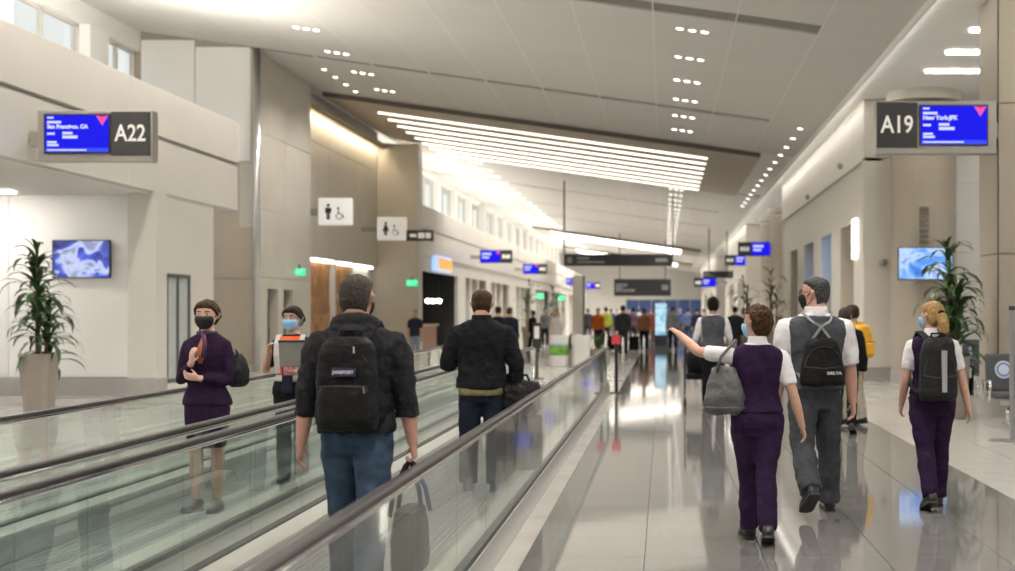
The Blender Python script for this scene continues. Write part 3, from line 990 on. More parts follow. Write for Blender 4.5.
M_signwhite = mat('sign_white', (.82, .82, .80), .5, emit=(.9, .9, .88), estr=.3)
M_ink = mat('sign_ink', (.015, .015, .018), .5)
def restroom(px0, px1, py0, py1, D, skirt, label, extra=False):
    a = at(px0, py1, D); b = at(px1, py0, D); w = b.x - a.x; h = b.z - a.z
    t = empty('restroom_sign', ((a.x + b.x) / 2, D, a.z), 0, label, 'sign', 'restroom signs')
    MB().box(-w / 2, w / 2, 0, .2, 0, h).build('sign_box', M_signwhite, t, bevel=.02)
    s = h * .62
    figure_marks(t, -w * .2, h * .2, s, M_ink, 0, skirt)
    wheel_marks(t, w * .12, h * .2, s * .95, M_ink, 0)
    if extra: wheel_marks(t, w * .34, h * .2, s * .6, M_ink, 0)
    xx = XB - (a.x + b.x) / 2 if D < 42.1 else XS - (a.x + b.x) / 2
    MB().box(xx + .02, -w / 2, .07, .13, h * .35, h * .6).build('bracket', M_signgrey, t)
restroom(318, 352, 198, 225, 42.3, False, 'white box sign with a man and wheelchair symbol on the beige wall')
restroom(377, 406, 217, 240, 50.5, True, 'white box sign with a woman and wheelchair symbol, beside the dark plate')
a = at(406, 241, 50.55); b = at(433, 230, 50.55); w = b.x - a.x; h = b.z - a.z
t = empty('plate_sign', ((a.x + b.x) / 2, 50.55, a.z), 0, 'narrow dark plate sign with pale lettering next to the white restroom sign', 'sign')
MB().box(-w / 2, w / 2, 0, .1, 0, h).build('plate', M_charc, t)
MB().box(-w / 2 - .5, -w / 2, .04, .08, h * .3, h * .6).build('bracket', M_charc, t)
marks(t, M_letter, [(-w * .36, -w * .12, h * .35, h * .65), (-w * .05, w * .18, h * .25, h * .75), (w * .22, w * .42, h * .25, h * .75)], 0, 'sign_mark')

# green exit signs
M_exit = mat('exit_green', (.02, .5, .22), .4, emit=(.02, .85, .38), estr=1.0)
def exit_sign(px, py, D, label, wpx=12, hpx=7):
    c = at(px, py, D); k = D / FPX
    t = empty('exit_sign', (c.x, c.y, c.z - hpx * k / 2), 0, label, 'sign', 'exit signs')
    w, h = wpx * k, hpx * k
    MB().box(-w / 2, w / 2, 0, .06, 0, h).build('sign_face', M_exit, t)
    lettering('EXIT', h * .8, mat('exit_letter', (.5, .9, .7), .5, emit=(.5, 1, .75), estr=1.0), t, (0, -.003, h / 2), width=w * .75, extrude=.001)
    MB().box(-.02, .02, .01, .05, h, h + .12).build('stem', M_charc, t)
    if D > 60: MB().box(-.45, -w / 2, .02, .04, h * .4, h * .6).build('arm', M_charc, t)
exit_sign(299, 272, 40.3, 'green exit sign above the head of the woman in the orange vest')
exit_sign(412, 283, 53.4, 'green exit sign beside the dark shop front', 11, 6)
exit_sign(540, 296, 104.2, 'small green exit sign above the distant white planters, left one', 7, 5)
exit_sign(561, 298, 125.6, 'small green exit sign above the distant white planters, right one', 7, 5)

# orange shop sign
D = 59.5
a = at(428, 272, D); b = at(454, 259, D)
t = empty('shop_sign', (XF + .02, D, a.z), 0, 'orange lit shop sign with a blue edge above the dark shop', 'sign')
MB().box(-.1, .1, -2.3, 1.6, 0, .62).build('sign_box', mat('shop_sign_blue', (.35, .55, .85), .4, emit=(.45, .65, 1), estr=.9), t)
MB().box(.1, .13, -1.9, 1.6, .08, .54).build('sign_face', mat('shop_sign_orange', (.75, .35, .06), .4, emit=(1, .45, .08), estr=.7), t)
t = empty('shop_counter', (XF - 1.2, 59.5, 0), 0, 'wood fronted counter inside the dark shop', 'counter')
MB().box(-.35, .35, -3.6, 3.6, 0, .95).build('counter_front', mat('counter_wood', (.22, .11, .06), .5, var=.2), t)
MB().box(-.45, .45, -3.7, 3.7, .95, 1.02).build('counter_top', mat('counter_tan', (.45, .30, .18), .4), t)
MB().box(-.2, .2, -2.5, .5, 1.02, 1.3).build('pastry_case', mat('case_dark', (.10, .06, .04), .3), t)
for k in range(3):
    p = at(428 + 5.5 * k, 301, 60 + k)
    t = empty('pendant_lamp', (p.x, p.y, p.z), 0, ('nearest', 'middle', 'farthest')[k] + ' of the three round pendant lamps in the dark shop', 'lamp')
    MB().ell((0, 0, 0), .11, .11, .09).build('globe', M_lin, t, smooth=True)
    MB().cyl((0, 0, .1), .012, 3.55 - p.z - .1, 6).build('cord', M_black, t)

# televisions
def tv(px0, px1, py0, py1, D, m, label):
    a = at(px0, py1, D); b = at(px1, py0, D); w = b.x - a.x; h = b.z - a.z
    t = empty('television', ((a.x + b.x) / 2, D, a.z), 0, label, 'television')
    MB().box(-w / 2 - .02, w / 2 + .02, 0, .06, -.02, h + .02).build('casing', M_black, t, bevel=.008)
    MB().box(-w / 2, w / 2, -.004, 0, 0, h).build('picture', m, t)
    MB().box(-.12, .12, .06, .12 if D < 28 else .42, h * .3, h * .7).build('wall_mount', M_black, t)
    return t
scr_l = screen_mat('tv_picture', [(.30, (.005, .01, .06)), (.42, (.02, .05, .40)), (.50, (.06, .12, .75)), (.57, (.65, .72, 1.0)), (.70, (.25, .30, .55))], 2.6, 1.0, 3.3, .5)
scr_r = screen_mat('tv_picture_bright', [(.25, (.02, .05, .5)), (.42, (.1, .35, .95)), (.55, (.55, .75, 1.0)), (.68, (.1, .12, .9))], 2.2, 1.1, 7.9, .6)
tv(53, 109, 241, 277, 26.25, scr_l, 'wall television showing a blue and white picture, behind the left plant')
tv(899, 952, 248, 279, 29.9, scr_r, 'bright blue television on the round column, behind the right plant')

# lit panels and doors inside the right wall openings
t = empty('lit_display', (XW + .02, 33.55, 2.85), 0, 'tall bright light panel at the first opening of the right wall', 'light')
MB().box(-.06, 0.02, -.25, .25, 0, .95).build('diffuser', M_entr, t)
M_goldwood = mat('honey_wood', (.45, .30, .12), .45, var=.2, scale=4, stretch=(1, 1, .3))
t = empty('door_4', (XW + .9, 35.3, 0)); t['kind'] = 'structure'
MB().box(-.05, .05, -1.25, .0, 0, 3.0).build('door_leaf', M_goldwood, t); MB().box(-.05, .05, .02, 1.25, 0, 3.0).build('door_leaf', M_goldwood, t); MB().box(-.09, -.05, .1, .16, .9, 1.3).build('door_handle', M_chrome, t)
t = empty('advert_screen', (XW + .5, 39.8, 1.5), 0, 'tall blue lit screen inside the second opening of the right wall', 'screen')
MB().box(-.04, .04, -1.1, 1.1, 0, 2.2).build('casing', M_black, t); MB().box(-.05, -.04, -1.05, 1.05, .9, 2.15).build('picture', screen_mat('advert_blue', [(.3, (.02, .08, .4)), (.5, (.10, .35, .9)), (.7, (.25, .6, 1.0))], 1.5, 1.4, 2.0), t)
MB().box(-.04, .04, -1.1, 1.1, -1.5, 0).build('stand', M_charc, t)
t = empty('advert_screen', (XW + .5, 44.8, 1.5), 0, 'dim blue screen inside the third opening of the right wall', 'screen')
MB().box(-.04, .04, -1.1, 1.1, -1.5, 2.0).build('casing', M_black, t); MB().box(-.05, -.04, -.9, .9, .8, 1.7).build('picture', MATS['advert_blue'], t)
# camera domes on the right wall
for k, (px, py, D, lb) in enumerate(((842, 166, 35.9, 'small grey camera dome under the right fascia, nearer one'), (809, 197, 44.0, 'small grey camera dome under the right fascia, farther one'), (885, 262, 31.95, 'small security camera on the pier left of the round column'))):
    p = at(px, py, D)
    x = XW if k < 2 else p.x
    t = empty('security_camera', (x, D, p.z), 0, lb, 'camera')
    q = MB(); q.ell((-.05, 0 if k < 2 else -.08, 0), .09, .09, .09, 12, 8); q.build('dome', M_signgrey, t, smooth=True)
    q = MB(); q.box(-.04, .02, -.1, .06 if k < 2 else .0, .05, .1); q.build('mount', M_white, t)
# vertical lettering panel on the round column
t = empty('column_plaque', (5.62, 30.26, 3.05), 0, 'narrow vertical dark plaque on the round column above the television', 'plaque')
marks(t, mat('plaque_brown', (.16, .14, .11), .5), [(-.10, .10, .12 * k, .12 * k + .08) for k in range(7)], 0, 'character_mark')
# ================================================================== PEOPLE
TEX = {}
def cloud(scale, depth=2):
    k = (round(scale, 3), depth)
    if k not in TEX:
        t = bpy.data.textures.new('fold_noise', 'CLOUDS'); t.noise_scale = scale; t.noise_depth = depth
        TEX[k] = t
    return TEX[k]

def skin(name, mb, m, parent, voxel=.01, smooth=6, wr=0.0, wscale=.12, dec=0.0):
    """fuse the overlapping lofts of mb into one continuous surface"""
    me0 = mb.mesh('tmp', m)
    o = bpy.data.objects.new('tmp', me0)
    md = o.modifiers.new('r', 'REMESH'); md.mode = 'VOXEL'; md.voxel_size = voxel
    if smooth:
        md = o.modifiers.new('s', 'SMOOTH'); md.factor = .5; md.iterations = smooth
    if wr > 0:
        md = o.modifiers.new('d', 'DISPLACE'); md.texture = cloud(wscale); md.strength = wr * 1.4; md.mid_level = .5; md.texture_coords = 'LOCAL'
    if dec > 0:
        md = o.modifiers.new('c', 'DECIMATE'); md.ratio = dec
    me = evaluated(o)
    bpy.data.meshes.remove(me0)
    me.name = name
    me.materials.clear(); me.materials.append(m)
    me.polygons.foreach_set('use_smooth', [True] * len(me.polygons))
    ob = bpy.data.objects.new(name, me); COL.objects.link(ob); ob.parent = parent
    return ob

def interp(xs, ys, x):
    return float(np.interp(x, xs, ys))

TORSO = {   # fraction of height, half width, half depth, forward offset
    'm': [(.455, .070, .055, -.002), (.49, .094, .068, -.004), (.53, .098, .068, -.004), (.575, .092, .062, 0), (.625, .087, .058, .002),
          (.68, .094, .063, .003), (.74, .106, .067, .002), (.785, .112, .062, -.002), (.815, .100, .050, -.006), (.835, .060, .042, -.010), (.86, .036, .037, -.010), (.905, .034, .036, -.002)],
    'f': [(.455, .074, .056, -.004), (.49, .100, .072, -.006), (.53, .100, .068, -.006), (.575, .086, .058, 0), (.625, .074, .052, .002),
          (.68, .080, .058, .004), (.735, .090, .066, .006), (.785, .096, .055, 0), (.815, .084, .045, -.004), (.835, .048, .036, -.008), (.86, .030, .031, -.008), (.905, .028, .030, 0)],
}
ARM_T = [0, .15, .5, .9, 1.0, 1.15, 1.45, 2.0]
ARM_R = {'m': [.032, .036, .032, .0265, .0255, .027, .0265, .0175], 'f': [.026, .029, .026, .022, .021, .0225, .022, .0145]}
LEG_T = [0, .3, .7, 1.0, 1.3, 1.6, 2.0]
LEG_R = {'m': [.056, .052, .042, .034, .035, .028, .021], 'f': [.058, .053, .041, .032, .034, .026, .019]}

class Person:
    """local frame: +x right hand side, +y the way the chest faces, z up"""
    def __init__(self, label, loc, yaw, H, sex='m', tone=(.55, .33, .24), L=None, Rr=None, legL=(0, 0), legR=(0, 0), splay=.03,
                 lean=0.0, head=(0, 0), fine=1.0, cat='person', group=None, build=1.0, seated=False, nm=None):
        self.H = H; self.sex = sex; self.fine = fine; self.b = build
        self.root = empty('person', loc, R(yaw), label, cat, group)
        self.lean = R(lean); self.headyaw, self.headpitch = R(head[0]), R(head[1])
        self.M_skin = mat('skin_%d_%d_%d' % tuple(int(c * 100) for c in tone), tone, .5, var=.06, scale=30, bump=.05, bscale=200)
        th, sh = .245 * H, .245 * H
        self.hipx = .052 * H
        # legs
        legs = {}
        low = 1e9
        for s, (a, k) in ((-1, legL), (1, legR)):
            a = R(a); k = R(k)
            hip = V((s * self.hipx, 0, .52 * H))
            d1 = V((s * splay, math.sin(a), -math.cos(a))).normalized()
            knee = hip + d1 * th
            a2 = a - k
            d2 = V((s * splay * .3, math.sin(a2), -math.cos(a2))).normalized()
            ank = knee + d2 * sh
            pitch = min(0.0, a2 * .75) if a2 < 0 else a2 * .35       # heel lifts behind, toe lifts in front
            legs[s] = [hip, knee, ank, pitch]
            toe_z = ank.z - .035 * H + math.sin(pitch) * .10 * H if pitch < 0 else ank.z - .035 * H
            heel_z = ank.z - .035 * H - (math.sin(pitch) * .04 * H if pitch > 0 else 0)
            low = min(low, toe_z, heel_z)
        self.dz = -low
        if seated: self.dz = seated - .52 * H + .05 * H
        for s in legs:
            legs[s][:3] = [p + V((0, 0, self.dz)) for p in legs[s][:3]]
        self.legs = legs
        self.hip = V((0, 0, .52 * H + self.dz))
        self.torso = TORSO[sex]
        # arms: (upper direction, fore direction, palm normal, curl)
        self.arms = {}
        for s, spec in ((-1, L), (1, Rr)):
            if spec is None: spec = dict(u=(s * .16, -.04, -1), f=(s * .06, .14, -1))
            sw = {'m': .108, 'f': .093}[sex] * self.b
            S = self.sp(.786, s * sw * H)
            u = V(spec['u']).normalized(); f = V(spec['f']).normalized()
            E = S + u * .170 * H; W = E + f * .150 * H
            self.arms[s] = dict(S=S, E=E, W=W, u=u, f=f, n=V(spec.get('n', (-s, 0, 0))), curl=spec.get('curl', .35), fist=spec.get('fist', False), hd=V(spec.get('h', f)).normalized(), point=spec.get('point', False))
    def sp(self, fr, x=0.0, y=0.0):
        """point on the spine at height fraction fr, with x / y offsets in metres"""
        off = (fr - .52) * self.H
        return self.hip + V((x, math.sin(self.lean) * off + y * math.cos(self.lean), math.cos(self.lean) * off - y * math.sin(self.lean)))
    def torso_at(self, fr):
        t = self.torso; xs = [r[0] for r in t]
        return [interp(xs, [r[k] for r in t], fr) for k in (1, 2, 3)]
    def torso_loft(self, mb, f0, f1, ew=0.0, ed=0.0, n=28, p=2.5, steps=12, wf=None):
        rings = []
        for i in range(steps + 1):
            fr = f0 + (f1 - f0) * i / steps
            w, d, yo = self.torso_at(fr)
            w = w * self.H * self.b + ew; d = d * self.H * self.b + ed
            if wf:
                k = wf(fr); w *= k; d *= k
            ring = []
            for j in range(n):
                u, v = se(2 * math.pi * j / n, w, d, p)
                ring.append(self.sp(fr, u, v + yo * self.H))
            rings.append(ring)
        mb.loft(rings)
    def arm_point(self, s, t):
        a = self.arms[s]
        return a['S'].lerp(a['E'], t) if t <= 1 else a['E'].lerp(a['W'], t - 1)
    def arm_tube(self, mb, s, t0, t1, ease=0.0, mul=1.0, n=14, cuff=0.0):
        k = max(3, int((t1 - t0) * 9)); pts = []; rs = []
        if t0 <= 0:
            sw = self.arms[s]['S']; r0 = ARM_R[self.sex][0] * self.H * mul
            pts = [self.sp(.800, s * .035 * self.H), self.sp(.796, s * .070 * self.H)]; rs = [r0 * .75 + ease * .6, r0 * .92 + ease * .8]; t0 = .0
        for i in range(k + 1):
            t = t0 + (t1 - t0) * i / k
            pts.append(self.arm_point(s, t)); rs.append(interp(ARM_T, ARM_R[self.sex], t) * self.H * mul * (self.b if t < 1 else 1) + ease + (cuff if i >= k - 1 else 0))
        mb.tube(pts, rs, n)
    def leg_point(self, s, t):
        h, k, a, _ = self.legs[s]
        return h.lerp(k, t) if t <= 1 else k.lerp(a, t - 1)
    def leg_tube(self, mb, s, t0, t1, radf=None, ease=0.0, n=16):
        k = max(3, int((t1 - t0) * 9)); pts = []; rs = []
        for i in range(k + 1):
            t = t0 + (t1 - t0) * i / k
            pts.append(self.leg_point(s, t))
            r = interp(LEG_T, LEG_R[self.sex], t)
            rs.append((radf(t) if radf else r) * self.H + ease)
        mb.tube(pts, rs, n)
    # ---- head frame
    def hp(self, x, y, t):
        """head coordinates in head heights: x right, y forward, t from chin 0 to crown 1"""
        hh = .133 * self.H
        c = self.sp(.867)
        q = V((x * hh, y * hh, t * hh))
        q = Matrix.Rotation(self.headpitch, 3, 'X') @ q
        q = Matrix.Rotation(self.headyaw, 3, 'Z') @ q
        return c + q
    def head_loft(self, mb, tab, n=24, p=2.2, steps=None):
        T = [r[0] for r in tab]
        steps = steps or 18
        rings = []
        for i in range(steps + 1):
            t = T[0] + (T[-1] - T[0]) * i / steps
            w, f, b = [interp(T, [r[k] for r in tab], t) for k in (1, 2, 3)]
            ring = []
            for j in range(n):
                u, v = se(2 * math.pi * j / n, w, (f - b) / 2, p)
                ring.append(self.hp(u, (f + b) / 2 + v, t))
            rings.append(ring)
        mb.loft(rings)
    HEAD = [(0.0, .12, .36, .08), (.05, .20, .41, .0), (.15, .27, .415, -.14), (.30, .32, .405, -.28), (.45, .345, .41, -.38), (.60, .36, .415, -.43), (.75, .352, .395, -.43), (.87, .29, .31, -.37), (.95, .19, .19, -.26), (1.0, .07, .04, -.12)]
    def body(self):
        H = self.H; mb = MB()
        self.torso_loft(mb, .455, .905, steps=20)
        mb.tube([self.sp(.84, 0, -.008 * H), self.hp(0, -.03, .02), self.hp(0, -.06, .3)], [.036 * H if self.sex == 'm' else .031 * H, .034 * H if self.sex == 'm' else .029 * H, .034 * H if self.sex == 'm' else .03 * H], 14)
        self.head_loft(mb, self.HEAD)
        hh = .133 * H
        # nose, brow, ears
        mb.tube([self.hp(0, .39, .58), self.hp(0, .44, .46), self.hp(0, .475, .385), self.hp(0, .42, .345)], [.035 * hh, .05 * hh, .065 * hh, .04 * hh], 8)
        for s in (-1, 1):
            mb.tube([self.hp(s * .35, -.03, .33), self.hp(s * .385, -.06, .42), self.hp(s * .40, -.09, .52), self.hp(s * .37, -.08, .57)], [.035 * hh, .06 * hh, .075 * hh, .04 * hh], 8)
            self.arm_tube(mb, s, 0, 2.05)
            self.leg_tube(mb, s, 0, 2.0)
            if self.fine <= 2: self.hand(mb, s)
            else:
                a = self.arms[s]; mb.tube([a['W'], a['W'] + a['hd'] * .05 * H, a['W'] + a['hd'] * .10 * H], [.016 * H, .024 * H, .012 * H], 10)
            an = self.legs[s][2]
            mb.tube([an, an + V((0, .03 * H, -.02 * H))], [.02 * H, .02 * H], 8)
        return skin('body', mb, self.M_skin, self.root, .0068 * self.fine, 3 if self.fine < 2 else 2, dec=.45 if self.fine < 2 else .5)
    def hand(self, mb, s):
        a = self.arms[s]; H = self.H; d = a['hd']; nrm = a['n']
        nrm = (nrm - d * nrm.dot(d)).normalized()
        w = (d.cross(nrm)) * (1 if s > 0 else -1)
        # thumb points to +w (forward when the arm hangs, palm in)
        fw = V((0, 1, 0)); 
        if w.dot(fw) < 0 and abs(w.dot(fw)) > .3: w = -w
        k = .95 if self.sex == 'm' else .86
        W = a['W']
        rings = []
        for t, hw, ht in ((-.004, .0150, .0120), (.012, .0190, .0110), (.03, .0225, .0105), (.048, .0235, .0095), (.058, .0215, .0075)):
            c = W + d * t * H * k
            rings.append([c + w * se(2 * math.pi * j / 14, hw * H * k, ht * H * k, 2.6)[0] + nrm * se(2 * math.pi * j / 14, hw * H * k, ht * H * k, 2.6)[1] for j in range(14)])
        mb.loft(rings)
        ln = [.043, .048, .045, .036]
        for i in range(4):
            off = (.0175 - .0117 * i)
            p = W + d * .052 * H * k + w * off * H * k
            fan = w * (.10 - .075 * i)
            dirv = (d + fan).normalized()
            c = a['curl'] * (1.0 + .12 * i)
            if a['fist']: c = 1.25
            if a['point']: c = [.05, .35, .6, .8][i]
            pts = [p - dirv * .01 * H]; ang = 0
            pts.append(p)
            for seg, ca in ((.45, .7), (.32, 1.0), (.23, .7)):
                ang += c * ca
                v = dirv * math.cos(ang) + nrm * math.sin(ang)
                p = p + v * ln[i] * seg * H * k
                pts.append(p)
            r0 = .0054 * H * k
            mb.tube(pts, [r0, r0, r0, r0 * .92, r0 * .75], 8)
        b = W + d * .012 * H * k + w * .014 * H * k
        tdir = (d * .72 + w * .62 + nrm * (.30 + .5 * (a['fist']))).normalized()
        p1 = b + tdir * .026 * H * k; p2 = p1 + (tdir * .8 + d * .35 + nrm * .15).normalized() * .022 * H * k
        mb.tube([b, p1, p2], [.0075 * H * k, .0064 * H * k, .005 * H * k], 8)
        a['palm'] = W + d * .05 * H + nrm * .018 * H
    def grip(self, s):
        a = self.arms[s]; d = a['hd']; nrm = a['n']; nrm = (nrm - d * nrm.dot(d)).normalized()
        return a['W'] + d * .062 * self.H + nrm * .017 * self.H
    # ---- clothes
    def top(self, m, f0=.47, f1=.845, tlen=1.92, ew=.014, ed=.016, ease=.012, name='shirt', wr=.012, wscale=.10, cuff=0.0, wf=None, voxel=.0105, collar=None):
        mb = MB()
        self.torso_loft(mb, f0, f1, ew, ed, steps=14, wf=wf)
        if tlen:
            for s in (-1, 1): self.arm_tube(mb, s, -.02, tlen, ease, cuff=cuff)
        return skin(name, mb, m, self.root, voxel * self.fine ** .8, 4, wr, wscale)
    def trousers(self, m, tlen=1.99, knee=.043, hem=.040, ew=.010, name='trousers', wr=.014, top=.60, thigh=.060):
        mb = MB()
        self.torso_loft(mb, .44, top, ew, ew + .004, steps=8)
        f = lambda t: interp([0, .35, 1, 1.5, 2], [thigh, thigh * .94, knee, knee * .98, hem], t)
        for s in (-1, 1):
            self.leg_tube(mb, s, -.06, tlen, f)
        return skin(name, mb, m, self.root, .0115 * self.fine ** .8, 4, wr, .11)
    def shoes(self, m, sole=None, heel=0.0, L=.152, name='shoe'):
        H = self.H
        for s in (-1, 1):
            an, pitch = self.legs[s][2], self.legs[s][3]
            rot = Matrix.Rotation(pitch, 3, 'X') @ Matrix.Rotation(R(-6 * s), 3, 'Z')
            def P(x, y, z): return an + rot @ V((x, y, z))
            rings = []; k = .038 * H
            prof = [(-.042, .014, .030), (-.036, .022, .052), (-.01, .025, .060), (.02, .026, .056), (.05, .028, .040), (.08, .030, .030), (.10, .026, .025), (.112, .014, .016)]
            for y, w, h in prof:
                ring = []
                for j in range(14):
                    u, v = se(2 * math.pi * j / 14, w * H, h * H / 2, 2.8)
                    ring.append(P(u, y * H, -.036 * H + h * H / 2 + v + .004 * H))
                rings.append(ring)
            q = MB(); q.loft(rings)
            sh = q.build(name, m, self.root, smooth=True)
            rings = []
            for y, w, h in prof:
                z0, z1 = -.036 * H, -.036 * H + .010 * H
                ww = w * H * 1.06
                rings.append([P(-ww, y * H * 1.02, z0), P(ww, y * H * 1.02, z0), P(ww, y * H * 1.02, z1), P(-ww, y * H * 1.02, z1)])
            q = MB(); q.loft(rings); q.build('sole', sole or M_rubber, sh)
    def hair(self, m, tab, name='hair', wr=.012, wscale=.03, extra=None, voxel=.007, smooth=2):
        mb = MB(); self.head_loft(mb, tab, p=2.1)
        if extra: extra(mb)
        return skin(name, mb, m, self.root, voxel * self.fine, smooth, wr, wscale)
    def mask(self, m, straps=True):
        mb = MB()
        self.head_loft(mb, [(-.01, .13, .40, .18), (.06, .235, .46, .10), (.18, .315, .485, .06), (.28, .335, .535, .05), (.37, .335, .545, .05), (.45, .30, .50, .10)], steps=10)
        o = mb.build('mask', m, self.root, smooth=True)
        if straps:
            for s in (-1, 1):
                q = MB()
                q.tube([self.hp(s * .31, .16, .37), self.hp(s * .365, .05, .46), self.hp(s * .385, -.06, .56)], .012 * .133 * self.H, 6)
                q.tube([self.hp(s * .30, .14, .12), self.hp(s * .36, 0, .22), self.hp(s * .385, -.08, .34)], .012 * .133 * self.H, 6)
                q.build('mask_strap', m, o)
        return o
    def face(self, brow=(.03, .018, .012)):
        hh = .133 * self.H
        Mw = mat('eye_white', (.75, .72, .70), .3); Mi = mat('iris', (.02, .012, .008), .2); Mb = mat('eyebrow_dark', brow, .8)
        for s in (-1, 1):
            q = MB(); q.tube([self.hp(s * .10, .395, .515), self.hp(s * .155, .40, .52), self.hp(s * .21, .375, .515)], [.012 * hh, .026 * hh, .012 * hh], 8)
            e = q.build('eye', Mw, self.root, smooth=True)
            q = MB(); c = self.hp(s * .155, .412, .52); q.ell(c, .028 * hh, .022 * hh, .028 * hh, 8, 6); q.build('iris', Mi, e, smooth=True)
            q = MB(); q.tube([self.hp(s * .07, .415, .60), self.hp(s * .15, .418, .63), self.hp(s * .25, .365, .605)], [.018 * hh, .02 * hh, .01 * hh], 6); q.build('eyebrow', Mb, self.root)
        q = MB(); q.tube([self.hp(-.10, .40, .21), self.hp(0, .43, .215), self.hp(.10, .40, .21)], [.012 * hh, .026 * hh, .012 * hh], 6)
        q.build('lips', mat('lips', (.40, .16, .14), .5), self.root)
    def glasses(self, m=None):
        m = m or M_black; hh = .133 * self.H; q = MB()
        for s in (-1, 1):
            q.tube([self.hp(s * .16 + .105 * math.cos(a), .455 - .03 * abs(math.cos(a)), .515 + .075 * math.sin(a)) for a in [k * math.pi / 6 for k in range(12)]], .014 * hh, 6, closed=True)
            q.tube([self.hp(s * .265, .42, .53), self.hp(s * .375, .2, .54), self.hp(s * .40, -.05, .54)], .013 * hh, 6)
        q.tube([self.hp(-.06, .45, .53), self.hp(.06, .45, .53)], .013 * hh, 6)
        return q.build('glasses', m, self.root)
    def collar(self, m, name='collar', fr=.845, w=.040, h=.022, y=-.006):
        H = self.H; q = MB(); rings = []
        for k, (f, e) in enumerate(((fr - .022, .010), (fr - .005, .004), (fr + h * .5, -.002), (fr + h * .8, -.003))):
            ring = []
            for j in range(20):
                u, v = se(2 * math.pi * j / 20, (w + e) * H, (w + e) * H, 2)
                ring.append(self.sp(f, u, v + y * H))
            rings.append(ring)
        q.loft(rings); return q.build(name, m, self.root, smooth=True)

HAIR_SHORT = [(.10, .27, -.10, -.24), (.22, .335, -.12, -.36), (.36, .362, -.10, -.44), (.50, .375, .02, -.47), (.64, .392, .14, -.49), (.76, .388, .30, -.48), (.84, .365, .40, -.46), (.92, .30, .36, -.40), (.99, .20, .24, -.28), (1.04, .08, .08, -.14)]
HAIR_WOMAN = [(.04, .26, -.14, -.26), (.18, .36, -.08, -.42), (.34, .395, -.02, -.50), (.50, .41, .06, -.53), (.64, .415, .14, -.54), (.76, .41, .30, -.53), (.86, .38, .42, -.50), (.95, .30, .36, -.42), (1.03, .19, .22, -.28), (1.08, .08, .06, -.14)]
HAIR_TIED = [(.12, .27, -.14, -.28), (.24, .365, -.04, -.40), (.36, .385, .02, -.45), (.46, .392, .12, -.47), (.56, .396, .30, -.48), (.66, .40, .365, -.48), (.74, .40, .40, -.47), (.80, .385, .43, -.46), (.88, .335, .40, -.42), (.95, .25, .31, -.35), (1.01, .16, .19, -.25), (1.05, .07, .06, -.12)]

def fabric(name, col, rough=.9, var=.12, bump=.6, scale=18, bscale=9):
    return mat(name, col, rough, var=var, scale=scale, bump=bump, bscale=bscale, spec=.12)
M_purple = fabric('dark_plum_cloth', (.024, .011, .037))
M_purple2 = fabric('plum_suit_cloth', (.022, .010, .030))
M_whitecloth = fabric('white_shirt_cloth', (.72, .70, .72), var=.05)
M_greyvest = fabric('grey_vest_cloth', (.075, .08, .092), var=.15)
M_greytr = fabric('charcoal_trouser_cloth', (.055, .058, .066), var=.15)
M_denim = fabric('blue_denim', (.04, .065, .105), var=.35, scale=9)
M_ddenim = fabric('dark_denim', (.012, .016, .028), var=.25)
M_hood = fabric('charcoal_jersey', (.022, .022, .025), var=.3, scale=40)
M_blackcl = fabric('black_cloth', (.012, .012, .014), var=.2)
M_olive = fabric('olive_cloth', (.23, .20, .10))
M_nylon = mat('black_nylon', (.007, .007, .008), .6, var=.3, scale=50, bump=.3, bscale=18, spec=.2)
M_nylon2 = mat('dark_grey_nylon', (.016, .0165, .018), .6, var=.3, scale=50, bump=.3, bscale=18, spec=.2)
M_shoe = mat('black_leather', (.012, .011, .011), .3, var=.2)
M_hair_grey = mat('grey_brown_hair', (.055, .047, .040), .6, var=.5, scale=60, bump=.6, bscale=120, spec=.15)
M_hair_dgrey = mat('dark_grey_hair', (.055, .055, .055), .5, var=.6, scale=60, bump=.6, bscale=120, spec=.15)
M_hair_brown = mat('brown_hair', (.055, .027, .013), .5, var=.6, scale=50, bump=.6, bscale=120, spec=.15)
M_hair_black = mat('black_hair', (.010, .008, .008), .4, var=.4, scale=50, bump=.5, bscale=120, spec=.15)
M_hair_blonde = mat('blonde_hair', (.38, .24, .10), .5, var=.5, scale=40, bump=.6, bscale=100, stretch=(3, 3, .6), spec=.15)
M_hair_dbr = mat('dark_brown_hair', (.045, .024, .013), .45, var=.5, scale=50, bump=.5, bscale=120, spec=.15)
M_maskblue = mat('blue_mask_paper', (.28, .50, .72), .8, var=.04)
M_maskblack = mat('black_mask_cloth', (.010, .009, .009), .8)

def temples(P, mb, r=.009, low=.36):
    """hair swept from a centre parting over the temples and behind the ears"""
    for s in (-1, 1):
        for k, (y0, t0) in enumerate(((.36, .90), (.26, .97), (.12, 1.01))):
            mb.tube([P.hp(s * .02, y0, t0), P.hp(s * .22, y0 - .02, t0 - .06), P.hp(s * .355, y0 - .12, t0 - .20), P.hp(s * .405, y0 - .27, t0 - .36), P.hp(s * .395, y0 - .45, low + .06), P.hp(s * .30, y0 - .62, low - .06)], [r * .6, r, r * 1.1, r * 1.1, r, r * .7], 8)
# ---- bags
def on(P, name, lp, label, cat, group=None):
    """empty at local point lp of person P, turned like the person"""
    M_ = Matrix.Translation(V(P.root.location)) @ Matrix.Rotation(P.root.rotation_euler.z, 4, 'Z')
    e = empty(name, M_ @ V(lp), P.root.rotation_euler.z, label, cat, group)
    return e

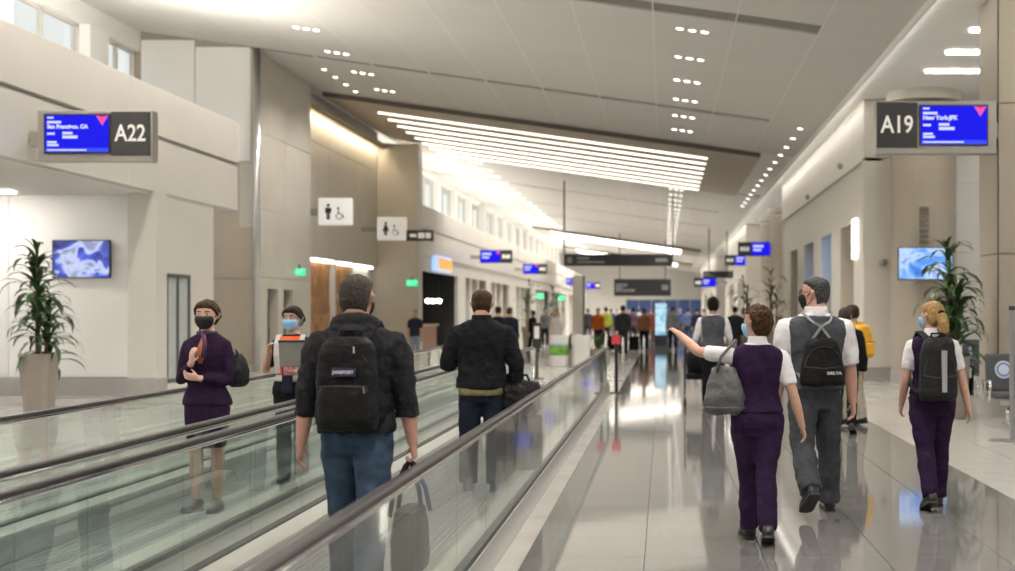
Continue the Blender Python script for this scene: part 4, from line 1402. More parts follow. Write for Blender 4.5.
def backpack(P, z0, w, h, d, label, m, m2=None, taper=.85, pocket=True, straps=None, strap_m=None, stripe=None, logo=None, gap=.02, xoff=0.0, loops=True, cross=False):
    H = P.H
    yb = -(P.torso_at(.70)[1] * H * P.b + .02 + gap)
    t = on(P, 'backpack', (xoff, yb, z0), label, 'backpack')
    m2 = m2 or m
    rings = []
    N = 14
    for i in range(N + 1):
        u = i / N
        ww = w / 2 * (1 - (1 - taper) * u ** 2); dd = d / 2
        e = min(1, u * 9 + .25) * (1 if u < .82 else math.sqrt(max(0.05, 1 - ((u - .82) / .19) ** 2)))
        dd *= (.72 + .28 * e) * (1 - .25 * u); k = .55 + .45 * e if u > .8 else .9 + .1 * e
        rings.append([V(se(2 * math.pi * j / 24, ww * k, dd, 3.4)[:2] + (u * h,)) + V((0, -dd, 0)) for j in range(24)])
    q = MB(); q.loft(rings)
    body = skin('pack_body', q, m, t, .009, 2, .012, .09)
    if pocket:
        rings = []
        for i in range(9):
            u = i / 8; e = math.sqrt(max(.06, 1 - (2 * u - 1) ** 6))
            rings.append([V(se(2 * math.pi * j / 20, w * .42 * (.85 + .15 * e), .045 * e, 3)[:2] + (h * .05 + u * h * .42,)) + V((0, -d * .86, 0)) for j in range(20)])
        q = MB(); q.loft(rings)
        skin('front_pocket', q, m2, t, .009, 2, .008, .07)
        q = MB(); q.tube([(-w * .38, -d * .86 - .038, h * .475), (0, -d * .86 - .05, h * .485), (w * .38, -d * .86 - .038, h * .475)], .006, 6); q.build('zip', M_black, t)
        q = MB(); q.tube([(w * .33, -d * .86 - .05, h * .475), (w * .345, -d * .86 - .055, h * .41)], .005, 6); q.build('zip_pull', M_chrome, t)
        q = MB(); q.tube([(-w * .40 * math.cos(a), -d * .72, h * .52 + h * .40 * math.sin(a)) for a in [k * math.pi / 10 for k in range(11)]], .006, 6); q.build('zip', M_black, t)
        q = MB(); q.tube([(w * .14, -d * .80, h * .90), (w * .15, -d * .86, h * .83)], .005, 6); q.build('zip_pull', M_chrome, t)
    else:
        q = MB(); q.tube([(-w * .40 * math.cos(a), -d * .80, h * .42 + h * .40 * math.sin(a)) for a in [k * math.pi / 10 for k in range(11)]], .006, 6); q.build('zip', M_black, t)
        q = MB(); q.tube([(-w * .42, -d * .80, h * .40), (0, -d * 1.0, h * .36), (w * .42, -d * .80, h * .40)], .007, 6); q.build('seam', M_black, t)
    if loops:
        q = MB(); q.tube([(-.05, -.03, h - .03), (-.045, -.035, h + .035), (.045, -.035, h + .035), (.05, -.03, h - .03)], .010, 8); q.build('haul_loop', strap_m or m, t)
    zt = P.sp(.838).z - z0; yf = -yb + P.torso_at(.74)[1] * H + .035
    for s in (-1, 1):
        sx = .062 * H
        path = [(s * .05 - xoff * 0, -.02, h - .06), (s * (sx - .02) - xoff, -.005, h - .0 if h > zt - .08 else zt - .10), (s * sx - xoff, -yb - .05, zt + .022), (s * sx - xoff, -yb + .03, zt + .018), (s * (sx + .01) - xoff, yf - .02, zt - .07), (s * (sx + .03) - xoff, yf + .0, zt - .2), (s * (sx + .075) - xoff, yf - .05, zt - .36), (s * w * .44, -.02, .06)]
        if cross:
            path[0] = (-s * .10, -.035, h - .05); path[1] = (0.0, -.022 - .008 * s, (h + zt) / 2); path.insert(2, (s * sx * .62, -.012, zt - .045)); path.insert(3, (s * sx * .9, -yb - .11, zt + .004))
        # smooth the path
        pts = [V(p) for p in path]; fine_ = []
        for i in range(len(pts) - 1):
            p0 = pts[max(i - 1, 0)]; p1 = pts[i]; p2 = pts[i + 1]; p3 = pts[min(i + 2, len(pts) - 1)]
            for k in range(4):
                u = k / 4
                fine_.append(.5 * ((2 * p1) + (p2 - p0) * u + (2 * p0 - 5 * p1 + 4 * p2 - p3) * u * u + (3 * p1 - p0 - 3 * p2 + p3) * u ** 3))
        fine_.append(pts[-1])
        q = MB(); q.ribbon(fine_, (1, 0, 0), straps or .055, .012); q.build('shoulder_strap', strap_m or m, t)
    if stripe:
        q = MB(); q.box(-.02 + stripe, .02 + stripe, -d * .98 - .012, -d * .9 + .02, h * .14, h * .80); q.build('stripe', mat('silver_stripe', (.33, .33, .34), .5), t)
    if logo:
        txt, size, lx, lz, pat = logo
        yy_ = -d * (.80 if lz > h * .5 else .86) - (.036 if lz > h * .5 else .052)
        if pat:
            pp = MB().box(lx - .062, lx + .062, yy_ - .004, yy_ + .03, lz - .022, lz + .022).build('logo_patch', mat('logo_patch_dark', (.02, .018, .05), .5), t)
            lettering(txt, size, mat('logo_white', (.6, .6, .65), .5), pp, (lx, yy_ - .006, lz), extrude=.001, bold=.0008)
        else:
            lettering(txt, size, mat('logo_white', (.6, .6, .65), .5), t, (lx, yy_ - .004, lz), extrude=.006, bold=.0008, width=.115)
    return t

# ================================================================== the main figures
def hang(s, out=.14, fwd=.02, fore_fwd=.12, fore_out=.05, **kw):
    return dict(u=(s * out, fwd, -1), f=(s * fore_out, fore_fwd, -1), **kw)

# 1 man with the black backpack on the near walkway
p = at(357, 0, 7.75)
P1 = Person('man seen from behind in charcoal hoodie and blue jeans on the near walkway', (p.x, 7.75, .03), 0, 1.745, 'm', (.50, .27, .20),
            L=hang(-1, .22, -.02, .05, .15, curl=.45), Rr=hang(1, .22, .02, .10, .12, fist=True), legL=(14, 4), legR=(-10, 12), head=(-4, -2), build=1.10)
P1.body()
P1.trousers(M_denim, knee=.048, hem=.046, thigh=.066, wr=.024)
def hoodie(P):
    P.top(M_hood, .505, .845, 1.45, .024, .032, .018, 'hoodie', .026, .07, cuff=-.004)
    q = MB(); H = P.H
    q.tube([P.sp(.846 + .014 * math.cos(a), .058 * H * math.sin(a), -.012 * H - .050 * H * math.cos(a)) for a in [k * math.pi / 8 for k in range(16)]], .024 * H, 10, closed=True)
    q.tube([P.sp(.832, -.06 * H, -.05 * H), P.sp(.812, 0, -.085 * H), P.sp(.832, .06 * H, -.05 * H)], [.02 * H, .03 * H, .02 * H], 10)
    skin('hood', q, M_hood, P.root, .009, 4, .012, .06)
hoodie(P1)
P1.hair(M_hair_grey, HAIR_SHORT, wr=.006)
P1.mask(M_maskblack); P1.face()
P1.shoes(mat('brown_shoe', (.06, .04, .03), .5))
backpack(P1, .93, .335, .50, .17, 'black backpack with a front pocket worn by the man in the hoodie', M_nylon, M_nylon, logo=('JANSPORT', .024, .0, .315, True))
g = P1.grip(1)
t = on(P1, 'tote_bag', (g.x, g.y, g.z - .62), 'black carry bag hanging from the right hand of the man in jeans', 'bag')
q = MB(); q.loft([[V(se(2 * math.pi * j / 24, .06 + .03 * k, .20 + .01 * k, 3.5) + (.0 + .36 * u,)) for j in range(24)] for u, k in ((0, .6), (.15, 1), (.6, .9), (1.0, .2))])
skin('bag_body', q, M_nylon, t, .010, 3, .014, .1)
for s in (-1, 1):
    q = MB(); q.tube([(s * .09, -.13, .33), (s * .07, -.10, .46), (s * .02, -.03, .60), (0, 0, .622), (s * .02, .03, .60), (s * .07, .10, .46), (s * .09, .13, .33)], .013, 8); q.build('handle', M_nylon, t, smooth=True)

# 2 man in the black jacket with rolling luggage
p = at(482, 0, 12.2)
P2 = Person('man seen from behind in black jacket over olive shirt on the near walkway', (p.x, 12.2, .03), 0, 1.735, 'm', (.50, .28, .20),
            L=dict(u=(-.38, .0, -1), f=(.25, .95, .15), curl=.5, n=(0, 0, 1)), Rr=dict(u=(.34, -.05, -1), f=(-.05, .30, -.75), fist=True, n=(-1, 0, 0)), legL=(2, 2), legR=(-2, 2), splay=.06, head=(0, -8), build=1.10)
P2.body()
P2.trousers(M_ddenim, knee=.050, hem=.047, thigh=.066)
P2.top(M_olive, .475, .545, 0, .026, .028, name='shirt', wr=.005)
P2.top(M_blackcl, .508, .85, 1.95, .034, .036, .022, 'jacket', .028, .08)
P2.collar(M_blackcl, w=.052, fr=.848, h=.036, y=-.012)
P2.hair(M_hair_dbr, HAIR_SHORT, wr=.006); P2.face(); P2.shoes(M_shoe)
g = P2.grip(1)
t = on(P2, 'rolling_suitcase', (g.x + .06, g.y + .02, .03), 'dark rolling suitcase pulled by the man in the black jacket', 'suitcase')
MB().box(-.2, .2, -.12, .12, .05, .62).build('case_body', M_nylon2, t, bevel=.03)
MB().box(-.16, .16, -.145, -.12, .10, .40).build('front_pocket', M_nylon2, t, bevel=.012)
for x in (-.13, .01): MB().cyl((x, .1, .62), .010, g.z - .65, 8).build('handle_tube', M_steel, t)
MB().box(-.15, .03, .08, .12, g.z - .045, g.z - .015).build('handle_grip', M_black, t, bevel=.008)
for x in (-.15, .15):
    for y in (-.09, .09): MB().cyl((x - .015, y, .03), .03, .03, 12, axis='x').build('wheel', M_rubber, t)
t = on(P2, 'duffel_bag', (g.x + .09, g.y - .06, .65), 'black duffel bag resting on top of the rolling suitcase', 'bag')
q = MB(); q.loft([[V((-.16 + .32 * u, 0, .16)) + V((0,) + se(2 * math.pi * j / 18, .19 * k, .16 * k, 2.6)) for j in range(18)] for u, k in ((0, .5), (.08, .9), (.5, 1), (.92, .9), (1, .5))])
skin('bag_body', q, M_nylon, t, .010, 3, .025, .09)
q = MB(); q.tube([(-.08, -.05, .29), (-.05, -.03, .36), (.05, -.03, .36), (.08, -.05, .29)], .012, 8); q.build('handle', M_nylon, t)

# 3 woman in the plum skirt suit, arms folded, facing the camera
p = at(207, 0, 11.0)
P3 = Person('woman in plum skirt suit and black mask with arms folded on the far walkway', (p.x, 11.0, .03), 176, 1.645, 'f', (.58, .36, .28),
            Rr=dict(u=(.16, .16, -1), f=(-.62, .62, .62), h=(-.20, .30, .9), n=(-.55, -.7, .1), curl=.35),
            L=dict(u=(-.16, .08, -1), f=(.74, .66, .10), h=(.9, .35, .2), n=(0, -.9, .4), curl=.5), legL=(0, 0), legR=(0, 0), splay=0.0, head=(4, -2), build=.96)
P3.body(); P3.face((.05, .03, .02))
def peplum(fr): return 1.0 if fr > .60 else 1 + (.60 - fr) * 1.2
P3.top(M_purple2, .50, .842, 1.90, .016, .02, .010, 'jacket', .010, .09, wf=peplum)
q = MB(); rings = []
for i in range(11):
    f = .30 + (.58 - .30) * i / 10
    w = interp([.30, .36, .46, .52, .58], [.088, .098, .108, .108, .092], f) * P3.H; d = interp([.30, .46, .52, .58], [.072, .078, .078, .064], f) * P3.H
    rings.append([P3.sp(f, *se(2 * math.pi * j / 24, w, d, 2.3)) for j in range(24)])
q.loft(rings); skin('skirt', q, M_purple2, P3.root, .011, 3, .010, .1)
q = MB()
q.tube([P3.sp(.846, .04 * P3.H * math.sin(a), .036 * P3.H * math.cos(a)) for a in [k * math.pi / 8 for k in range(16)]], .016, 8, closed=True)
q.tube([P3.sp(.842, .0, .05 * P3.H), P3.sp(.80, -.022, .062 * P3.H), P3.sp(.73, -.03, .085 * P3.H)], [.014, .018, .022], 8)
q.build('neck_scarf', mat('plum_scarf', (.05, .015, .06), .6, var=.2), P3.root, smooth=True)
q = MB(); q.tube([P3.sp(.835, -.015, .055 * P3.H), P3.sp(.75, 0, .078 * P3.H), P3.sp(.70, .0, .08 * P3.H)], [.012, .045, .015], 10, flat=(V((0, 1, 0)), .35)); q.build('blouse', mat('rust_blouse', (.30, .09, .05), .7, var=.2), P3.root, smooth=True)
P3.hair(M_hair_dbr, HAIR_TIED, wr=.004, extra=lambda mb: temples(P3, mb) or mb.tube([P3.hp(.0, -.42, .50), P3.hp(.16, -.50, .30), P3.hp(.30, -.36, .05), P3.hp(.34, -.25, -.12)], [.02, .028, .026, .012], 10))
P3.mask(M_maskblack); P3.shoes(M_shoe)
t = on(P3, 'shoulder_bag', (-.215, -.10, .97), 'black leather bag at the elbow of the woman in the plum suit', 'bag')
q = MB(); q.loft([[V((.0, 0, .0)) + V(se(2 * math.pi * j / 20, .07 * k, .13 * k, 2.6) + (.26 * u,)) for j in range(20)] for u, k in ((0, .6), (.12, .95), (.5, 1), (.85, .7), (1, .3))])
skin('bag_body', q, M_nylon, t, .010, 3, .012, .08)
q = MB(); q.tube([(0.0, -.08, .20), (.02, -.06, .25), (.03, .0, .30), (.02, .06, .25), (.0, .08, .20)], .010, 8); q.build('handle', M_shoe, t, smooth=True)

# 4 woman in the orange vest with a grey case
p = at(293, 0, 12.8)
P4 = Person('woman in orange safety vest and pale blue mask holding a grey folder', (p.x, 12.8, .03), 172, 1.605, 'f', (.45, .27, .19),
            Rr=dict(u=(.40, .16, -1), f=(-.42, .55, .80), h=(-.2, .45, .85), n=(-.8, .2, -.1), curl=.7),
            L=dict(u=(-.18, .30, -1), f=(.25, 1, .05), h=(.4, 1, 0), n=(.5, -.2, .8), curl=.9), splay=0, head=(-6, -2))
P4.body(); P4.face()
P4.trousers(M_blackcl, knee=.042, hem=.038); P4.shoes(M_shoe)
M_navy = fabric('navy_cloth', (.018, .02, .04))
P4.top(M_navy, .50, .842, .80, .012, .014, .014, 'shirt', .010, .09)
M_orange = fabric('safety_orange', (.75, .13, .035), .7, var=.06)
q = MB(); H = P4.H
P4.torso_loft(q, .50, .83, .022, .026, steps=12)
v4 = skin('safety_vest', q, M_orange, P4.root, .010, 3, .008, .1)
M_refl = mat('reflective_silver', (.62, .62, .60), .4, var=.05)
q = MB(); P4.torso_loft(q, .575, .61, .027, .031, steps=2); q.build('reflective_band', M_refl, v4, smooth=True)
for s in (-1, 1):
    q = MB(); q.ribbon([P4.sp(.83, s * .075 * H, -.02 * H), P4.sp(.838, s * .072 * H, .02 * H), P4.sp(.79, s * .068 * H, .052 * H + .028), P4.sp(.72, s * .064 * H, .066 * H + .03), P4.sp(.62, s * .06 * H, .053 * H + .03)], (1, 0, 0), .05, .006)
    q.build('reflective_band', M_refl, v4)
q = MB(); P4.torso_loft(q, .50, .575, .029, .033, steps=2, wf=lambda f: 1.0); q.build('vest_hem', M_blackcl, v4, smooth=True)
q = MB(); q.ribbon([P4.sp(.83, 0, .035 * H), P4.sp(.78, 0, .052 * H + .034), P4.sp(.64, 0, .055 * H + .034), P4.sp(.51, 0, .068 * H + .032)], (1, 0, 0), [.05, .10, .10, .10], .008); q.build('vest_opening', M_navy, v4)
P4.hair(M_hair_black, HAIR_TIED, wr=.003, extra=lambda mb: temples(P4, mb) or mb.ell(P4.hp(0, -.5, .55), .04, .04, .04))
P4.mask(M_maskblue); 
t = on(P4, 'badge', (-.02, .165, .99), 'pink name badge hanging below the grey folder', 'badge')
MB().box(-.04, .04, -.004, .004, 0, .11).build('card', mat('badge_pink', (.75, .10, .30), .4), t)
q = MB(); q.ribbon([(0, 0, .11), (0, -.01, .2)], (1, 0, 0), .012, .003); q.build('lanyard', M_black, t)
t = on(P4, 'folder', (-.17, .30, 1.07), 'grey folder case held up by the woman in the orange vest', 'folder')
t.rotation_euler.z += R(8); t.rotation_euler.x = R(-8)
q = MB(); q.box(-.16, .16, -.018, .018, 0, .24); q.build('cover', mat('folder_grey', (.20, .19, .175), .5, var=.08), t, bevel=.012)
q = MB(); q.box(-.16, .16, -.02, .02, .225, .243); q.build('edge_trim', M_charc, t)
q = MB(); q.cyl((-.08, .018, .12), .02, .004, 12, axis='y'); q.build('emblem', mat('folder_emblem', (.35, .22, .18), .5), t)

# 5 woman in plum vest pointing left
p = at(757, 0, 9.75)
P5 = Person('woman in plum vest and trousers pointing ahead with her left arm', (p.x, 9.75, 0), 4, 1.62, 'f', (.55, .32, .23),
            L=dict(u=(-.82, .50, .10), f=(-.50, .72, .50), h=(-.55, .72, .45), n=(0, -.2, -1), curl=.25, point=True), Rr=dict(u=(.32, -.22, -1), f=(.30, .18, -1), curl=.5), legL=(9, 4), legR=(-13, 12), splay=-.085, head=(38, 0), build=1.08)
P5.body(); P5.face()
P5.trousers(M_purple, knee=.046, hem=.042, thigh=.066, top=.62, wr=.022)
P5.top(M_whitecloth, .56, .845, .78, .012, .014, .012, 'shirt', .010, .09)
P5.top(M_purple, .545, .838, 0, .022, .026, 0, 'vest', .012, .12)
P5.collar(M_whitecloth, w=.042, fr=.850, h=.028, y=-.010)
P5.hair(M_hair_brown, HAIR_WOMAN, wr=.022, wscale=.035); P5.mask(M_maskblue); P5.shoes(M_shoe)
t = on(P5, 'handbag', (-.235, -.05, .885), 'light grey leather handbag on the shoulder of the pointing woman', 'handbag')
M_bagg = mat('grey_leather', (.085, .085, .088), .5, var=.15, scale=14, bump=.2, bscale=30)
q = MB(); q.loft([[V(se(2 * math.pi * j / 24, .075 * kx, .145 * ky, 2.5) + (.33 * u,)) for j in range(24)] for u, kx, ky in ((0, .55, .75), (.08, .95, .96), (.35, 1.1, 1.02), (.7, .8, .85), (.93, .45, .62), (1, .25, .5))])
hb = skin('bag_body', q, M_bagg, t, .009, 2, .022, .09)
hb.rotation_euler.z = R(62)
q = MB(); q.tube([V(se(2 * math.pi * j / 24, .082, .150, 2.5) + (.05,)) for j in range(24)], .005, 6, closed=True); s_ = q.build('seam', mat('seam_grey', (.10, .10, .10), .5), t); s_.rotation_euler.z = R(62)
sh = P5.sp(.845, -.085 * P5.H, 0)
o0 = V((-.235, -.05, .885))
for k in (-1, 1):
    q = MB(); q.tube([V((.06 * k, .03 * k, .29)), V((.045 * k + .02, .02 * k, .40)), sh - o0 + V((-.01, .03 * k, .02)), ], .011, 8); q.build('strap', M_bagg, t, smooth=True)
q = MB(); q.tube([V((.06, .03, .29)) + V((.02 * math.cos(a), 0, .02 * math.sin(a))) for a in [k * math.pi / 5 for k in range(10)]], .004, 6, closed=True); q.build('ring', M_chrome, t)

# 6 man in grey vest
p = at(815, 0, 11.1)
P6 = Person('man in grey vest and white shirt walking away with a small black pack', (p.x, 11.1, 0), 8, 1.86, 'm', (.55, .31, .24),
            L=hang(-1, .16, .05, .30, .03, curl=.4), Rr=hang(1, .20, .0, .10, .10, curl=.45), legL=(-14, 34), legR=(8, 3), splay=.075, head=(52, 0), build=1.12)
P6.body(); P6.face((.06, .06, .06))
P6.trousers(M_greytr, knee=.050, hem=.047, thigh=.068, top=.60, wr=.030)
P6.top(M_whitecloth, .54, .85, .95, .016, .018, .024, 'shirt', .014, .10)
P6.top(M_greyvest, .525, .838, 0, .026, .030, 0, 'vest', .014, .12)
P6.collar(M_whitecloth, w=.051, fr=.850, h=.034, y=-.012)
P6.hair(M_hair_dgrey, HAIR_SHORT, wr=.008); P6.mask(M_maskblack); P6.glasses(); P6.shoes(M_shoe)
backpack(P6, 1.02, .36, .37, .12, 'small black pack with thin grey straps on the man in the grey vest', M_nylon, None, taper=.62, pocket=False, straps=.018, strap_m=mat('grey_cord', (.25, .25, .26), .6), logo=('DELTA', .03, .07, .10, False), loops=False, cross=True)

# 7 woman with the blonde ponytail
p = at(932, 0, 11.4)
P7 = Person('woman with a blonde ponytail in plum vest and trousers at far right', (p.x, 11.4, 0), 2, 1.66, 'f', (.58, .35, .26),
            L=dict(u=(-.20, -.02, -1), f=(-.02, .5, -.8), curl=.5), Rr=hang(1, .30, -.03, .12, .24, curl=.45), legL=(-11, 16), legR=(9, 4), splay=-.03, head=(34, 0), build=1.06)
P7.body(); P7.face((.2, .12, .06))
P7.trousers(M_purple, knee=.045, hem=.043, thigh=.066, top=.62, wr=.024)
P7.top(M_whitecloth, .56, .845, .72, .012, .014, .012, 'shirt', .010, .09)
P7.top(M_purple, .545, .838, 0, .022, .026, 0, 'vest', .012, .12)
P7.collar(M_whitecloth, w=.042, fr=.850, h=.028, y=-.010)
P7.hair(M_hair_blonde, HAIR_TIED, wr=.010, extra=lambda mb: mb.tube([P7.hp(-.02, -.42, .58), P7.hp(-.04, -.56, .50), P7.hp(-.06, -.62, .22), P7.hp(-.06, -.60, -.08), P7.hp(-.06, -.54, -.26)], [.028, .034, .048, .046, .016], 12))
q = MB(); c = P7.hp(-.03, -.49, .55); q.ell(c, .035, .03, .035, 10, 6); q.build('hair_tie', M_blackcl, P7.root)
P7.mask(M_maskblue); P7.shoes(M_shoe)
backpack(P7, .885, .31, .50, .16, 'dark grey backpack with a pale vertical stripe on the blonde woman', M_nylon2, M_nylon, taper=.82, pocket=False, stripe=.03)
# ================================================================== FURNITURE, PLANTS, THINGS ALONG THE HALL
M_leaf = mat('corn_plant_leaf', (.030, .075, .018), .38, var=.45, scale=4, rnd=.25)
M_cane = mat('plant_cane', (.16, .11, .06), .8, var=.3, bump=.4)
M_pot = mat('taupe_planter', (.30, .26, .22), .5, var=.04)
M_soil = mat('soil', (.03, .02, .013), .95, bump=.6)
def leaf_mesh(L, droop, w=.05):
    q = MB(); rows_ = []; N = 6
    x, z, a = 0, 0, R(58)
    for i in range(N + 1):
        u = i / N
        ww = w * (.35 + 1.3 * u if u < .5 else 1.0 - ((u - .5) / .5) ** 2 * .98)
        rows_.append([(x, -ww / 2, z + .012 * (1 - u)), (x, 0, z), (x, ww / 2, z + .012 * (1 - u))])
        x += L / N * math.cos(a); z += L / N * math.sin(a); a -= R(droop / N * (.6 + .8 * u))
    vs_ = [p for r in rows_ for p in r]; fs_ = []
    for i in range(N):
        for j in range(2):
            b_ = i * 3 + j; fs_.append((b_, b_ + 1, b_ + 4, b_ + 3))
    q.add(vs_, fs_); return q.mesh('leaf', M_leaf, True)
LEAVES = [leaf_mesh(.52, 125, .075), leaf_mesh(.60, 150, .085), leaf_mesh(.42, 95, .07), leaf_mesh(.56, 170, .08)]
def corn_plant(x, y, label, plabel, seed, H=2.75, n=56, pot_h=.92, spread=1.0):
    rnd = random.Random(seed)
    t = empty('planter', (x, y, 0), 0, plabel, 'planter', 'tall taupe planters')
    q = MB(); q.lathe([(.185, 0), (.195, .02), (.265, pot_h), (.24, pot_h), (.225, pot_h - .06), (.02, pot_h - .06)], n=32, sq=5); q.build('pot', M_pot, t)
    q = MB(); q.lathe([(.215, pot_h - .07), (.215, pot_h - .05), (.02, pot_h - .045)], n=20, sq=5); q.build('soil', M_soil, t)
    p = empty('corn_plant', (x, y, pot_h - .05), rnd.random() * 6, label, 'plant', 'corn plants')
    for cx, cy, hh in ((.0, .03, H - pot_h - .35), (-.10, -.06, H - pot_h - .85), (.11, -.04, H - pot_h - 1.2)):
        q = MB(); q.tube([(cx, cy, 0), (cx * 1.3, cy * 1.3, hh * .5), (cx * 1.5, cy * 1.5, hh)], [.03, .026, .02], 8); q.build('cane', M_cane, p, smooth=True)
        for k in range(n):
            u = k / n
            zz = hh - .02 - u * .95 + .12
            az = k * 2.399 + rnd.random() * .4
            sc = (.75 + .5 * rnd.random()) * (1.0 if u > .15 else .8) * spread
            share('leaf', LEAVES[rnd.randrange(4)], p, (cx * 1.5, cy * 1.5, zz), (R(rnd.uniform(-12, 12)), R(rnd.uniform(-25, 25) + u * 35 - 12), az), (sc, sc, sc))
    return p
c = at(39, 0, 22.4)
corn_plant(c.x, 22.4, 'leafy corn plant in front of the wall television at left', 'tall taupe planter below the left television', 3, spread=1.15)
c = at(951, 0, 20.9)
corn_plant(c.x, 20.9, 'leafy corn plant behind the woman with the blonde ponytail', 'tall taupe planter half hidden behind the blonde woman', 8, spread=1.12)
for px, D, lb in ((528, 60, 'distant corn plant between the gate signs at left'), (553, 66, 'distant corn plant behind the white column at left'), (745, 52, 'distant corn plant right of the woman with the cart'), (772, 46, 'distant corn plant beside the long cream wall at right')):
    c = at(px, 0, D)
    corn_plant(c.x, D, lb, 'taupe planter of the ' + lb, int(px), n=12, H=3.0, spread=1.3)

# white square column in the middle distance
# freestanding pylon
c = at(578, 0, 58)
t = empty('information_pylon', (c.x, 58, 0), 0, 'tall pale rectangular pylon under the long overhead sign', 'pylon')
MB().box(-.22, .22, -.2, .2, .06, 3.05).build('pylon_body', M_white, t, bevel=.02)
MB().box(.22, .27, -.2, .2, .06, 3.05).build('side_panel', M_charc, t)
MB().box(-.28, .28, -.25, .25, 0, .06).build('plinth', M_base, t)

# low white planters with shrubs at the end of the walkways
M_pwhite = mat('white_planter', (.75, .73, .70), .5, var=.03)
M_shrub = mat('shrub_leaf', (.07, .19, .03), .5, var=.5, scale=5, rnd=.2)
for k, (px, lb) in enumerate(((559, 'white tapered bin planter with a green graphic band beyond the walkway'), (581, 'plain white tapered bin planter beyond the walkway'))):
    c = at(px, 0, 40.5)
    t = empty('bin_planter', (c.x, 40.5, 0), 0, lb, 'planter')
    q = MB(); q.lathe([(.25, 0), (.26, .02), (.28, .86), (.27, .90), (.24, .90), (.23, .84), (.02, .84)], n=28, sq=3.2); q.build('pot', M_pwhite, t, smooth=False)
    if k == 0:
        q = MB(); q.lathe([(.262, .24), (.285, .60)], n=28, sq=3.2); q.build('graphic_band', mat('green_graphic', (.16, .36, .06), .5, var=.6, scale=4), t)
        q = MB(); q.lathe([(.272, .52), (.2872, .66)], n=28, sq=3.2); q.build('graphic_band', mat('sky_graphic', (.35, .5, .6), .5, var=.3, scale=5), t)
for k, (px, D, lb) in enumerate(((571, 42.6, 'green shrub showing between the two white bin planters'), (598, 42.6, 'green shrub to the right of the white bin planters'))):
    c = at(px, 0, D); rnd = random.Random(k)
    t = empty('potted_shrub', (c.x, D, 0), 0, lb, 'plant')
    q = MB(); q.lathe([(.2, 0), (.26, .45), (.23, .45), (.22, .38), (.02, .38)], n=20); q.build('pot', M_pot, t)
    me = leaf_mesh(.40, 110, .07); me.materials.clear(); me.materials.append(M_shrub)
    q = MB(); q.tube([(0, 0, .35), (0, 0, .6)], .03, 8); q.build('stem', M_cane, t)
    for i in range(40):
        share('leaf', me, t, (rnd.uniform(-.1, .1), rnd.uniform(-.1, .1), rnd.uniform(.40, .75)), (0, R(rnd.uniform(-30, 30)), rnd.uniform(0, 6.28)), (rnd.uniform(.7, 1.2),) * 3)

# black stand with a notice beyond the walkway
c = at(537, 0, 33)
t = empty('notice_stand', (c.x, 33, 0), 0, 'slim black pole stand with a small lit notice at the walkway end', 'stand')
MB().cyl((0, 0, 0), .17, .03, 20).build('foot', M_black, t); MB().cyl((0, 0, .03), .035, .9, 12).build('pole', M_charc, t)
MB().box(-.10, .10, -.05, .05, .72, 1.32).build('holder', M_black, t, bevel=.02)
MB().box(-.06, .06, -.056, -.05, .95, 1.24).build('notice', mat('notice_paper', (.7, .72, .68), .5), t)
# steel post in the right lounge
c = at(1012, 0, 17.2)
t = empty('steel_post', (c.x, 17.2, 0), 0, 'slim steel post on a flat round base at the right edge', 'post')
MB().cyl((0, 0, 0), .30, .012, 28).build('foot', M_steel, t); MB().cyl((0, 0, .012), .032, 1.60, 14).build('pole', mat('post_grey', (.30, .30, .31), .35, metal=.6), t, smooth=False)
MB().cyl((0, 0, 1.61), .04, .05, 14).build('cap', M_charc, t)
# black belt post at the end of the near walkway
t = empty('sign_post', (-.93, 27.3, 0), 0, 'dark post with a small red sign at the end of the near handrail', 'post')
MB().cyl((0, 0, 0), .14, .02, 20).build('foot', M_black, t); MB().cyl((0, 0, .02), .035, .95, 12).build('pole', M_black, t)
MB().box(-.09, .09, -.02, .02, .95, 1.13).build('plate', mat('red_plate', (.55, .04, .06), .5), t)

# beam seating in the right lounge
M_seat = mat('grey_seat_vinyl', (.055, .06, .07), .5, var=.1, bump=.1)
M_sticker = mat('sticker_white', (.55, .60, .72), .5); M_stickb = mat('sticker_blue', (.10, .16, .42), .5)
def bench(x, y, n, label, rz=0.0, sticker=0):
    t = empty('beam_seat', (x, y, 0), rz, label, 'seat', 'lounge seats')
    W = .60
    MB().box(-.1, (n - 1) * W + .1, -.04, .04, .30, .36).build('beam', M_steel, t)
    for i in range(n):
        X = i * W
        MB().box(X - .25, X + .25, -.26, .24, .40, .47).build('seat', M_seat, t, bevel=.03)
        q = MB(); q.hexa([(X - .25, .20, .48), (X + .25, .20, .48), (X + .25, .26, .48), (X - .25, .26, .48), (X - .25, .30, 1.0), (X + .25, .30, 1.0), (X + .25, .35, 1.0), (X - .25, .35, 1.0)])
        bk = q.build('backrest', M_seat, t, bevel=.025)
        if i == sticker:
            dn = V((0, -.98, .19)).normalized()
            for r, m, k in ((.125, M_sticker, 0), (.10, M_stickb, 1), (.075, M_sticker, 2)):
                o_ = V((X, .253, .78)) + dn * (.006 + .002 * k)
                q = MB(); q.prism(disc_poly(0, 0, r, 24), .002, o_, (1, 0, 0), (0, .19, .98), dn); q.build('sticker', m, bk)
        for xx in ([X - .30] + ([X + .30] if i == n - 1 else [])):
            q = MB(); q.tube([(xx, .22, .36), (xx, .22, .62), (xx, -.20, .64), (xx, -.24, .60), (xx, -.18, .36)], .02, 8); q.build('armrest', M_chrome, t, smooth=True)
    for xx in (.0, (n - 1) * W):
        q = MB(); q.tube([(xx, 0, .30), (xx, 0, .06)], .03, 8); q.tube([(xx, -.28, .02), (xx, 0, .07), (xx, .28, .02)], .022, 8); q.build('leg', M_chrome, t, smooth=True)
    return t
c = at(1008, 0, 19.3)
bench(c.x, 19.3, 3, 'nearest grey lounge seats facing the aisle, beside the steel post')
